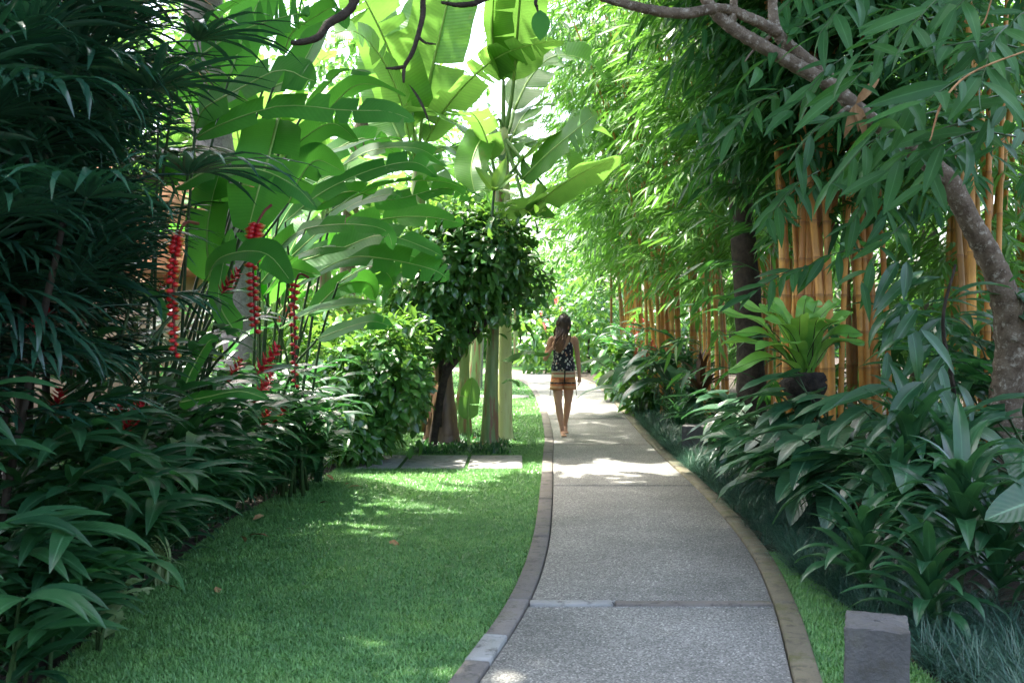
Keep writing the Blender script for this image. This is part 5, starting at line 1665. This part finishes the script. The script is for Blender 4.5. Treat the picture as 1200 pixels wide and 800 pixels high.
# dark drooping large leaves beside the trunk
t = thing('large_leaf_climber', 'dark large leaved climber hanging before the bamboo beside the grey trunk', 'climber', (2.95, 6.6, 0.1))
stem_part(t, 'stem', [(2.95, 6.6, 0.0), P(1120, 480, 6.5), P(1105, 380, 6.4), P(1120, 310, 6.4)], [0.018, 0.016, 0.012, 0.008], M['bark_dark'], 6, 16)
for k in range(38):
    p = P(rng.uniform(1040, 1125), rng.uniform(300, 520), rng.uniform(6.0, 6.9))
    d = Vector((rng.uniform(-1, 0.5), rng.uniform(-0.8, 0.1), rng.uniform(-0.9, 0.1)))
    inst('leaf', GINGER.meshes[rng.randint(4)], frame(p, d, Vector((0, -0.6, 1)) + rv(0.2), rng.uniform(0.8, 1.3)), t)
# filler greenery at the right edge and behind the border
for lab, base, n, h in (('dark leafy ginger filling the bed behind the grey trunk', (4.0, 7.6, 0.15), 12, 1.5), ('dark ginger at the right edge of the bed', (3.3, 5.0, 0.15), 10, 0.8), ('ginger clump between the bamboo clumps', (3.9, 12.0, 0.15), 12, 1.5),
                        ('ginger growing below the far bamboo', (3.0, 16.2, 0.1), 12, 1.3), ('ginger at the foot of the farthest bamboo', (2.9, 20.8, 0.1), 12, 1.5), ('dark ginger under the second bamboo clump', (4.4, 8.6, 0.15), 12, 1.4)):
    ginger(lab, base, n, h, PI + 0.5, 0, None, 1.15)
for x, y in ((2.5, 13.4), (2.45, 14.6), (2.6, 15.8), (2.55, 17.2), (2.7, 18.6), (2.8, 20.2), (2.85, 22.0), (2.8, 24.0)):
    tuft('strap_leaf_plant', 'leafy strap plant at the foot of the bamboo along the path', (x, y, 0.05), 60, GREENSTRAP, 'plant', (0.1, 1.35), (0.8, 1.6), 'strap plants below the bamboo')
t = tuft('bromeliad', 'dark red leaved bromeliad rosette below the bamboo', P(822, 460, 13.6), 36, Kit('leaf', [blade(0.55, 0.05, 8, 2, pr_strap, 1.2, 0.3, 0, 0.6)], plain_mat('dark_red_leaf', (0.045, 0.018, 0.014), (0.10, 0.05, 0.02), 5, 0.4)), 'plant', (0.0, 1.3), (0.8, 1.2))
t = broad('broad light green leaved plant by the path before the far bamboo', (2.25, 17.4, 0.05), 9, 0.9, WEST, 1.5)
for o in t.children:
    if o.name.startswith('leaf'):
        pass
broad('broad leaved plant beside the walking woman under the bamboo', (2.55, 15.4, 0.05), 14, 1.1, WEST, 1.1)
for lab, x, y, d, n in (('far plant with red flowers where the path bends', 640, 370, 34, 9), ('red flowering plant beside the path under the bamboo', 765, 418, 17.6, 8), ('tiny red flowering plant on the far bamboo edge', 738, 395, 21.0, 6)):
    c = P(x, y, d)
    t = thing('flowering_plant', lab, 'flowering plant', (c.x, c.y, 0))
    stem_part(t, 'stem', [(c.x, c.y, 0), (c.x, c.y, c.z)], [0.03, 0.012], M['stalk'], 6)
    for k in range(n):
        sp_ = 0.018 * d
        p = c + Vector((rng.uniform(-1, 1) * sp_, rng.uniform(-1, 0.2) * sp_, rng.uniform(-1, 0.7) * sp_))
        inst('flower_head', REDHEAD, frame(p, (rng.randn(), rng.randn(), 0.2), (0, -0.5, 1), 0.07 * d if d < 30 else 1.3), t)
    SHRUB.scatter(t, leaf_cloud((c.x, c.y + 0.15, c.z * 0.55), (0.03 * d, 0.03 * d, c.z * 0.5), 300, 0.1 * d if d < 30 else 2.5), 'leaf', limit=120)

# ------------------------------------------------------------------ garden house wall behind the lady palms
t = thing('garden_house', 'peach rendered garden house glimpsed through the lady palm canes', 'house', (-8.2, 14.2, 0))
q = G(); box(q, -12.5, -4.4, 14.0, 14.25, -0.1, 2.35, 0, 0.0); put('wall', q, M['wall'], t)
q = G()
q.add([(-13, 13.5, 2.25), (-3.9, 13.5, 2.25), (-3.9, 17, 4.2), (-13, 17, 4.2), (-13, 13.5, 2.36), (-3.9, 13.5, 2.36), (-3.9, 17, 4.31), (-13, 17, 4.31)],
      [[0, 1, 2, 3], [4, 7, 6, 5], [0, 4, 5, 1], [1, 5, 6, 2], [2, 6, 7, 3], [3, 7, 4, 0]])
put('roof', q, M['roof'], t)
for x in (-10.5, -7.0):
    q = G(); box(q, x, x + 1.0, 13.96, 14.06, 0.9, 2.0); o = put('window', q, M['bark_dark'], t)
    q = G(); box(q, x + 0.06, x + 0.94, 13.93, 13.955, 0.96, 1.94); put('pane', q, M['stone'], o)

# ------------------------------------------------------------------ trees closing the background
FARK = Kit('leaf', [blade(0.34, 0.16, 3, 2, pr_oval, 0.6, 0.3), blade(0.30, 0.14, 3, 2, pr_lance, 0.8, 0.3)], M['far'])
for lab, x, d, cz, r, n in (
        ('leafy tree closing the view behind the bananas on the left', 330, 30, 7.0, (5.0, 2.5, 6.6), 4600),
        ('leafy tree behind the lady palms far back', 130, 26, 6.0, (5.0, 2.5, 5.8), 4600),
        ('leafy tree far behind the sunlit shrubs', 450, 44, 8.0, (6.5, 2.5, 7.6), 4600),
        ('dense tree at the end of the path bend', 600, 52, 3.4, (4.5, 2.5, 3.4), 3000),
        ('tree behind the far bamboo at the bend', 700, 46, 5.0, (4.5, 2.5, 5.0), 3400),
        ('dark tree standing behind the bamboo screen', 860, 34, 7.0, (6.5, 2.5, 6.8), 4200),
        ('tree far behind the near bamboo', 1080, 24, 6.0, (6.5, 2.5, 6.0), 5200),
        ('low bushy tree on the far side of the lawn', 540, 47, 2.2, (3.4, 2.0, 2.4), 2200),
        ('low bushy tree at the path end under the palm', 655, 46, 1.9, (2.4, 2.0, 2.0), 1800)):
    X = (x - 600) / FPX * d
    t = thing('background_tree', lab, 'tree', (X, d, 0))
    stem_part(t, 'trunk', [(X, d, -0.1), (X + 0.2, d, cz * 0.5), (X, d, cz)], [0.3, 0.24, 0.12], M['bark_dark'], 9, 18, 0.04)
    its = clustered((X, d, cz), r, n // 22, 22, 1.15, 0.75)
    its = [it for it in its if it[0].translation.z > 0.05]
    FARK.scatter(t, its, 'leaf', 'crown', limit=60)
for lab, x, d, r, cz in (('dense dark shrub closing the far bend of the path', 640, 43.5, (1.9, 1.2, 1.5), 1.4), ('dense shrub at the far end of the bamboo row', 668, 40.5, (1.5, 1.2, 1.9), 1.8),
                         ('tall dense shrub right of the path before the bend', 690, 36.5, (1.2, 1.2, 2.0), 1.9), ('dark shrub on the far lawn beyond the bend', 606, 46.5, (2.0, 1.2, 1.6), 1.5)):
    X = (x - 600) / FPX * d
    t = thing('shrub', lab, 'shrub', (X, d, 0))
    stem_part(t, 'stem', [(X, d, -0.05), (X, d, cz)], [0.06, 0.03], M['bark_dark'], 6)
    SHRUB.scatter(t, [it for it in leaf_cloud((X, d, cz), r, 900, 1.9, shell=0.3) if it[0].translation.z > 0.05], 'leaf', limit=60)
# a clipped dark hedge behind everything
q = G()
for k in range(15000):
    x, z = rng.uniform(-34, 34), rng.uniform(0, 2.6)
    q.add_g(FARK.geos[k % 2], frame((x, 56 + rng.uniform(-.8, .8), z), rv(1) + Vector((0, -0.6, 0)), (0, -0.6, 1), 1.6))
tag(put('hedge', q, M['shrub']), 'dark hedge closing off the far end of the garden', 'hedge')['kind'] = 'stuff'
del bpy.data.objects['hedge']['category']

# ------------------------------------------------------------------ stone bollards beside the path
def bollard(label, x, y, w, dp, h, rz, group='stone bollards beside the path'):
    t = thing('stone_bollard', label, 'bollard', (x, y, 0), group)
    q = G()
    n = 7
    # slightly tapered block, chipped edges, with a sloping front lip at the top
    rows = [(0.0, 1.0), (0.1, 1.0), (h * 0.3, 0.995), (h * 0.6, 0.985), (h * 0.80, 0.98), (h * 0.985, 0.985), (h, 0.955)]
    ring = []
    for k in range(n): ring.append((-1 + 2 * k / n, -1))
    for k in range(n): ring.append((1, -1 + 2 * k / n))
    for k in range(n): ring.append((1 - 2 * k / n, 1))
    for k in range(n): ring.append((-1, 1 - 2 * k / n))
    ring = np.array(ring)
    V = []
    for z, s in rows:
        jit = rng.randn(len(ring), 2) * 0.0025
        xy = ring * [w / 2, dp / 2] * s + jit
        V.append(np.column_stack([xy, np.full(len(ring), z) + rng.randn(len(ring)) * 0.002]))
    m = len(ring)
    for s in (0.6, 0.2, 0.002):
        V.append(np.column_stack([ring * [w / 2, dp / 2] * s * 0.955, np.full(m, h + 0.001) + rng.randn(m) * 0.0015]))
    V = np.concatenate(V)
    c, s = math.cos(rz), math.sin(rz)
    V[:, :2] = V[:, :2] @ np.array([[c, s], [-s, c]])
    V += [x, y, -0.02]
    q.add(V, grid_faces(len(rows) + 3, m, True), V[:, :2])
    put('block', q, M['stone'], t, smooth=False)


bollard('dark grey stone bollard on the grass beside the mossy kerb', 1.48, 4.04, 0.245, 0.26, 0.385, -0.33)
bollard('dark stone bollard half hidden by broad leaves beside the mondo grass', 2.22, 12.1, 0.26, 0.30, 0.40, -0.35)

# ------------------------------------------------------------------ the woman walking up the path
W0 = P(660, 511, 14.36)
W0.z = 0.02
person = thing('person', 'barefoot woman in black patterned top and orange banded shorts walking on path', 'person', W0)


def wv(x, y, z):
    return Vector((W0.x + x, W0.y + y, W0.z + z))


def ring_loft(q, rings, n=28, mi=0, close=True):
    """rings: (z, cx, cy, rx, ry)"""
    a = np.linspace(0, 2 * PI, n, endpoint=False)
    rows = []
    rr = ([(rings[0][0], rings[0][1], rings[0][2], 1e-4, 1e-4)] if close else []) + list(rings) + ([(rings[-1][0], rings[-1][1], rings[-1][2], 1e-4, 1e-4)] if close else [])
    for z, cx, cy, rx, ry in rr:
        rows.append(np.stack([W0.x + cx + rx * np.cos(a), W0.y + cy + ry * np.sin(a), np.full(n, W0.z + z)], -1))
    V = np.stack(rows)
    U = np.stack(np.broadcast_arrays((a / 2 / PI)[None], np.linspace(0, 1, len(rr))[:, None]), -1)
    q.add(V, grid_faces(len(rr), n, True), U.reshape(-1, 2), mi)


body = G()
ring_loft(body, [(0.80, 0, 0, 0.13, 0.10), (0.86, 0, 0, 0.155, 0.112), (0.93, 0, 0, 0.152, 0.108), (1.0, 0, -.005, 0.130, 0.095), (1.08, 0, -.008, 0.116, 0.085), (1.18, 0, -.008, 0.128, 0.095), (1.27, 0, -.012, 0.138, 0.108), (1.35, 0, 0, 0.148, 0.085), (1.40, 0, 0.01, 0.150, 0.066), (1.435, 0, 0.012, 0.09, 0.055)])
tube(body, [wv(0, 0.012, 1.40), wv(0.005, 0.0, 1.47), wv(0.012, -0.015, 1.54)], [0.058, 0.050, 0.050], 12, 8)
# head turned towards her left and bent down
HC = wv(0.015, -0.035, 1.605)
Rh = Matrix.Rotation(0.65, 3, 'Z') @ Matrix.Rotation(0.35, 3, 'X')
def hp(x, y, z):
    return HC + Rh @ Vector((x, y, z))
a = np.linspace(0, 2 * PI, 20, endpoint=False)
rows = []
for z, rx, yf, yb in ((-0.118, 0.001, -.055, -.054), (-0.115, 0.028, -0.080, -0.02), (-0.09, 0.046, -0.092, 0.02), (-0.05, 0.062, -0.094, 0.07), (0.0, 0.072, -0.092, 0.092), (0.05, 0.073, -0.086, 0.096), (0.085, 0.058, -0.062, 0.078), (0.108, 0.03, -0.025, 0.045), (0.112, 0.001, 0.01, 0.012)):
    cy, ry = (yf + yb) / 2, (yb - yf) / 2
    rows.append([tuple(hp(rx * math.cos(t_), cy + ry * math.sin(t_), z)) for t_ in a])
body.add(np.array(rows), grid_faces(len(rows), 20, True))
tube(body, [hp(0, -0.088, 0.012), hp(0, -0.102, -0.018), hp(0, -0.112, -0.036), hp(0, -0.094, -0.046)], [0.008, 0.011, 0.014, 0.008], 8, 10)     # nose
for s in (-1, 1):
    tube(body, [hp(s * 0.072, 0.01, 0.02), hp(s * 0.082, 0.018, -0.005), hp(s * 0.074, 0.01, -0.035)], [0.010, 0.014, 0.008], 8, 8)                       # ears
tube(body, [hp(-0.022, -0.092, -0.068), hp(0, -0.100, -0.067), hp(0.022, -0.092, -0.068)], [0.006, 0.010, 0.006], 8, 8)                                     # lips
# legs: her right leg (towards the lawn) is forward, the other trails with its heel lifted
def leg(hip, knee, ankle, heel, ball, toe):
    tube(body, [hip, Vector(hip).lerp(Vector(knee), 0.5) , knee], [0.092, 0.076, 0.052], 14, 14)
    k2 = Vector(knee).lerp(Vector(ankle), 0.30) + Vector((0, 0.022, 0))
    tube(body, [Vector(knee) + Vector((0, 0, 0.03)), k2, Vector(knee).lerp(Vector(ankle), 0.7) + Vector((0, 0.008, 0)), ankle], [0.052, 0.054, 0.038, 0.030], 14, 16)
    tube(body, [ankle, Vector(heel)], [0.032, 0.030], 10, 6)
    tube(body, [heel, Vector(heel).lerp(Vector(ball), 0.5) + Vector((0, 0, 0.018)), ball], [0.028, 0.032, 0.030], 10, 10, 0, 0.8)
    d = (Vector(toe) - Vector(ball))
    sx = Vector((1, 0, 0))
    for k in range(5):
        o = sx * (k - 2) * 0.016
        tube(body, [Vector(ball) + o * 0.9 - d * 0.2, Vector(ball) + o + d * (1.0 - 0.10 * abs(k - 1.5))], [0.013, 0.009], 6, 5)


leg(wv(-0.085, 0, 0.86), wv(-0.075, -0.09, 0.46), wv(-0.02, -0.13, 0.085), wv(-0.018, -0.10, 0.03), wv(-0.005, -0.25, 0.022), wv(-0.002, -0.31, 0.012))
leg(wv(0.085, 0, 0.86), wv(0.072, 0.02, 0.46), wv(0.045, 0.24, 0.145), wv(0.045, 0.29, 0.10), wv(0.045, 0.18, 0.025), wv(0.05, 0.12, 0.012))
# her left arm hangs, her right arm is bent with the hand at her hair
tube(body, [wv(0.135, 0.01, 1.385), wv(0.175, 0.012, 1.36), wv(0.198, 0.02, 1.22), wv(0.215, 0.025, 1.08)], [0.048, 0.046, 0.038, 0.033], 12, 14)
tube(body, [wv(0.215, 0.025, 1.09), wv(0.226, 0.01, 0.98), wv(0.232, -0.015, 0.84)], [0.034, 0.033, 0.022], 12, 12)
tube(body, [wv(-0.135, 0.01, 1.385), wv(-0.178, 0.01, 1.36), wv(-0.225, 0.0, 1.22), wv(-0.262, -0.02, 1.08)], [0.048, 0.046, 0.038, 0.033], 12, 14)
tube(body, [wv(-0.262, -0.02, 1.085), wv(-0.225, -0.09, 1.16), wv(-0.155, -0.14, 1.27)], [0.034, 0.032, 0.021], 12, 12)


def hand(wrist, d, palm_n, curl=0.4, thumb_side=1):
    d = Vector(d).normalized(); n = Vector(palm_n).normalized(); s = d.cross(n).normalized() * thumb_side
    w = Vector(wrist)
    tube(body, [w - d * 0.01, w + d * 0.04, w + d * 0.085], [0.021, 0.030, 0.034], 10, 8, 0, 0.55)
    for k, L in enumerate((0.070, 0.080, 0.074, 0.058)):
        b0 = w + d * (0.082 - 0.004 * abs(k - 1)) + s * (0.027 - 0.018 * k)
        b1 = b0 + (d + n * curl * 0.4).normalized() * L * 0.5
        b2 = b1 + (d + n * curl * 1.6).normalized() * L * 0.5
        tube(body, [b0 - d * 0.01, b0, b1, b2], [0.0095, 0.0092, 0.0085, 0.0065], 7, 10)
    t0 = w + d * 0.025 + s * 0.022
    tube(body, [t0, t0 + s * 0.022 + d * 0.028 + n * 0.008, t0 + s * 0.026 + d * 0.062 + n * 0.02], [0.012, 0.0105, 0.0075], 7, 9)


hand(wv(0.232, -0.015, 0.845), (0.0, -0.12, -1), (-1, 0.1, 0), 0.5, -1)
hand(wv(-0.155, -0.13, 1.265), (0.45, -0.1, 0.9), (0.6, 0.7, -0.3), 0.7, 1)
bo = put('body', body, plain_mat('tanned_skin', (0.48, 0.25, 0.155), (0.56, 0.31, 0.20), 7, 0.5), person)
rm = bo.modifiers.new('one_surface', 'REMESH'); rm.mode = 'VOXEL'; rm.voxel_size = 0.0065; rm.use_smooth_shade = True
sm = bo.modifiers.new('soften', 'SMOOTH'); sm.factor = 0.5; sm.iterations = 3

for s in (-1, 1):
    q = G()
    tube(q, [hp(s * 0.03 - 0.008, -0.088, 0.008), hp(s * 0.03, -0.0925, 0.009), hp(s * 0.03 + 0.008, -0.088, 0.008)], [0.003, 0.007, 0.003], 8, 7)
    put('eye', q, M['cane'], person)


def fabric_top():
    m, nt, N, Lk, b = nodes_of('black_patterned_fabric')
    tc = N.new('ShaderNodeTexCoord')
    mp = N.new('ShaderNodeMapping'); mp.inputs['Scale'].default_value = (1.0, 1.0, 0.7)
    Lk.new(tc.outputs['Object'], mp.inputs[0])
    v = N.new('ShaderNodeTexVoronoi'); v.inputs['Scale'].default_value = 30
    Lk.new(mp.outputs[0], v.inputs[0])
    f = ramp(nt, v.outputs['Distance'], [(0.36, (1, 1, 1)), (0.46, (0, 0, 0))])
    sp = N.new('ShaderNodeSeparateColor'); Lk.new(v.outputs['Color'], sp.inputs[0])
    keep = math_n(nt, 'GREATER_THAN', sp.outputs[0], 0.25)
    pal = ramp(nt, sp.outputs[1], [(0.0, (0.55, 0.55, 0.52)), (0.5, (0.60, 0.58, 0.50)), (0.75, (0.55, 0.30, 0.18)), (1.0, (0.12, 0.2, 0.32))])
    Lk.new(mix_rgb(nt, math_n(nt, 'MULTIPLY', keep, f), (0.012, 0.013, 0.022), pal), b.inputs['Base Color'])
    b.inputs['Roughness'].default_value = 0.85
    return m


def fabric_shorts():
    m, nt, N, Lk, b = nodes_of('orange_banded_fabric')
    tc = N.new('ShaderNodeTexCoord')
    sp = N.new('ShaderNodeSeparateXYZ'); Lk.new(tc.outputs['Object'], sp.inputs[0])
    z = math_n(nt, 'DIVIDE', math_n(nt, 'SUBTRACT', sp.outputs[2], 0.63), 0.33)
    r = ramp(nt, z, [(0.0, (0.46, 0.40, 0.22)), (0.06, (0.52, 0.22, 0.10)), (0.16, (0.58, 0.34, 0.18)), (0.24, (0.55, 0.17, 0.06)), (0.33, (0.03, 0.025, 0.03)), (0.40, (0.58, 0.24, 0.10)), (0.52, (0.58, 0.18, 0.07)), (0.62, (0.62, 0.54, 0.34)), (0.74, (0.40, 0.16, 0.10)), (0.82, (0.62, 0.56, 0.40))])
    for e in r.node.color_ramp.elements: pass
    r.node.color_ramp.interpolation = 'CONSTANT'
    v = N.new('ShaderNodeTexVoronoi'); v.inputs['Scale'].default_value = 46
    Lk.new(tc.outputs['Object'], v.inputs[0])
    f = ramp(nt, v.outputs['Distance'], [(0.20, (0.6, 0.6, 0.6)), (0.3, (0, 0, 0))])
    Lk.new(mix_rgb(nt, f, r, (0.62, 0.50, 0.30)), b.inputs['Base Color'])
    b.inputs['Roughness'].default_value = 0.9
    return m


FT, FS = fabric_top(), fabric_shorts()
# camisole: hem to a neckline that dips to a point in front
n, m_ = 48, 14
a = np.linspace(0, 2 * PI, n, endpoint=False)
zz = [0.985, 1.02, 1.08, 1.14, 1.20, 1.25, 1.30, 1.36, 1.42]
prof_r = {0.985: (.162, .125), 1.02: (.155, .12), 1.08: (.146, .112), 1.14: (.142, .112), 1.20: (.144, .116), 1.25: (.149, .122), 1.30: (.150, .118), 1.36: (.150, .098), 1.42: (.145, .085)}
front = np.abs(((a - 1.5 * PI + PI) % (2 * PI)) - PI)                   # 0 at the front middle
ztop = np.interp(front, [0, 0.25, 0.62, 0.8, 1.3, 1.57, 2.2, PI], [1.225, 1.27, 1.345, 1.335, 1.27, 1.255, 1.27, 1.27])
rows = []
for k in range(m_):
    f = k / (m_ - 1)
    z = 0.985 + (ztop - 0.985) * f
    rx = np.interp(z, zz, [prof_r[q_][0] for q_ in zz]); ry = np.interp(z, zz, [prof_r[q_][1] for q_ in zz])
    fl = 1 + 0.03 * (1 - f) * np.sin(a * 9)
    rows.append(np.stack([W0.x + rx * fl * np.cos(a), W0.y - 0.006 + ry * fl * np.sin(a), W0.z + z], -1))
q = G(); q.add(np.stack(rows), grid_faces(m_, n, True))
top = put('camisole', q, FT, person)
sd = top.modifiers.new('thickness', 'SOLIDIFY'); sd.thickness = 0.004
rows = []
for z, s in ((0.925, 1.13), (0.95, 1.10), (0.99, 1.05), (1.03, 1.02), (1.05, 0.98)):
    fl = s * (1 + 0.035 * np.sin(a * 11 + 1))
    rows.append(np.stack([W0.x + 0.158 * fl * np.cos(a), W0.y - 0.006 + 0.124 * fl * np.sin(a), np.full(n, W0.z + z)], -1))
q = G(); q.add(np.stack(rows), grid_faces(5, n, True))
fl_ = put('flounce', q, FT, top)
fl_.modifiers.new('thickness', 'SOLIDIFY').thickness = 0.004
for s in (-1, 1):
    q = G()
    tube(q, [wv(s * 0.088, -0.098, 1.34), wv(s * 0.10, -0.055, 1.415), wv(s * 0.10, 0.015, 1.445), wv(s * 0.085, 0.085, 1.36), wv(s * 0.07, 0.112, 1.26)], [0.006] * 5, 6, 18)
    put('strap', q, M['cane'], top)
# shorts: hips, then two flared legs
q = G()
ring_loft(q, [(0.80, 0, 0, 0.172, 0.128), (0.86, 0, 0, 0.172, 0.128), (0.92, 0, 0, 0.164, 0.120), (0.965, 0, 0, 0.146, 0.108)], 40, 0, False)
sh = put('shorts', q, FS, person)
sh.modifiers.new('thickness', 'SOLIDIFY').thickness = 0.005
for s, yo in ((-1, -0.035), (1, 0.012)):
    q = G()
    rows = []
    for z, f in ((0.655, 1.0), (0.70, 0.75), (0.76, 0.45), (0.82, 0.15)):
        fl = 1 + 0.03 * np.sin(a * 7 + s)
        cx = s * 0.088 + s * 0.006 * f
        rows.append(np.stack([W0.x + cx + (0.086 + 0.014 * f) * fl * np.cos(a), W0.y + yo * f + (0.112 + 0.016 * f) * fl * np.sin(a), np.full(n, W0.z + z)], -1))
    q.add(np.stack(rows), grid_faces(4, n, True))
    o = put('shorts_leg', q, FS, sh)
    o.modifiers.new('thickness', 'SOLIDIFY').thickness = 0.005
    q = G()
    tube(q, [wv(s * 0.178, -0.03, 0.67), wv(s * 0.186, -0.035, 0.62), wv(s * 0.19, -0.03, 0.575)], [0.004, 0.005, 0.008], 5, 8)
    put('tassel', q, M['cane'], sh)
q = G()
tube(q, [wv(0.012, -0.135, 0.95), wv(0.016, -0.148, 0.88), wv(0.012, -0.150, 0.80), wv(0.016, -0.150, 0.74)], [0.014, 0.011, 0.009, 0.012], 7, 14, 0, 0.6)
put('drawstring', q, M['cane'], sh)
# long hair, dark at the crown, lighter at the tips, falling forward over face and shoulder
HAIR = ramp_uv_mat('ombre_hair', [(0.0, (0.022, 0.012, 0.009)), (0.45, (0.045, 0.022, 0.014)), (0.75, (0.12, 0.052, 0.026)), (1.0, (0.26, 0.12, 0.055))], 0.42, 1, 0.5, 0.25)
q = G()
rows = []
for z, rx, yf, yb in ((-0.03, 0.083, -0.02, 0.104), (0.0, 0.086, -0.045, 0.110), (0.05, 0.086, -0.09, 0.112), (0.09, 0.068, -0.070, 0.092), (0.116, 0.036, -0.03, 0.055), (0.123, 0.001, 0.01, 0.014)):
    cy, ry = (yf + yb) / 2, (yb - yf) / 2
    aa = np.linspace(0, 2 * PI, 20, endpoint=False)
    rows.append([tuple(hp(rx * math.cos(t_), cy + ry * math.sin(t_), z)) for t_ in aa])
q.add(np.array(rows), grid_faces(len(rows), 20, True), np.zeros((len(rows) * 20, 2)))
for k in range(150):
    th = rng.uniform(0, 2 * PI)
    start = hp(0.02 * rng.randn(), 0.02 + 0.03 * rng.randn(), 0.118)
    side = hp(0.082 * math.cos(th), 0.01 + 0.098 * math.sin(th), 0.03)
    side2 = hp(0.086 * math.cos(th), 0.005 + 0.106 * math.sin(th), -0.06)
    # below the head the hair gathers over her right shoulder and chest
    L = rng.uniform(0.20, 0.32)
    if side.y < HC.y + 0.03:
        tgt = wv(rng.uniform(-0.13, 0.015), rng.uniform(-0.165, -0.12), 1.48 - L * 0.55)
        end = wv(rng.uniform(-0.12, 0.0), -0.15 + rng.uniform(-.02, .02), 1.50 - L)
        if th > 5.3 or th < 0.2:
            tgt = wv(rng.uniform(0.0, 0.05), -0.13, 1.44); end = wv(rng.uniform(-0.03, 0.03), -0.15, 1.36)
    else:
        tgt = wv(rng.uniform(-0.13, 0.06), rng.uniform(0.07, 0.11), 1.44)
        end = wv(rng.uniform(-0.13, 0.06), rng.uniform(0.10, 0.14), 1.50 - L)
    h = G()
    tube(h, [start, start.lerp(side, 0.6) + (side - HC) * 0.12, side, side2, tgt, end], [0.007, 0.011, 0.012, 0.012, 0.010, 0.003], 5, 18, 0, 0.5)
    for u in h.U: u[:, 1] /= u[:, 1].max()
    q.add_g(h)
put('hair', q, HAIR, person)
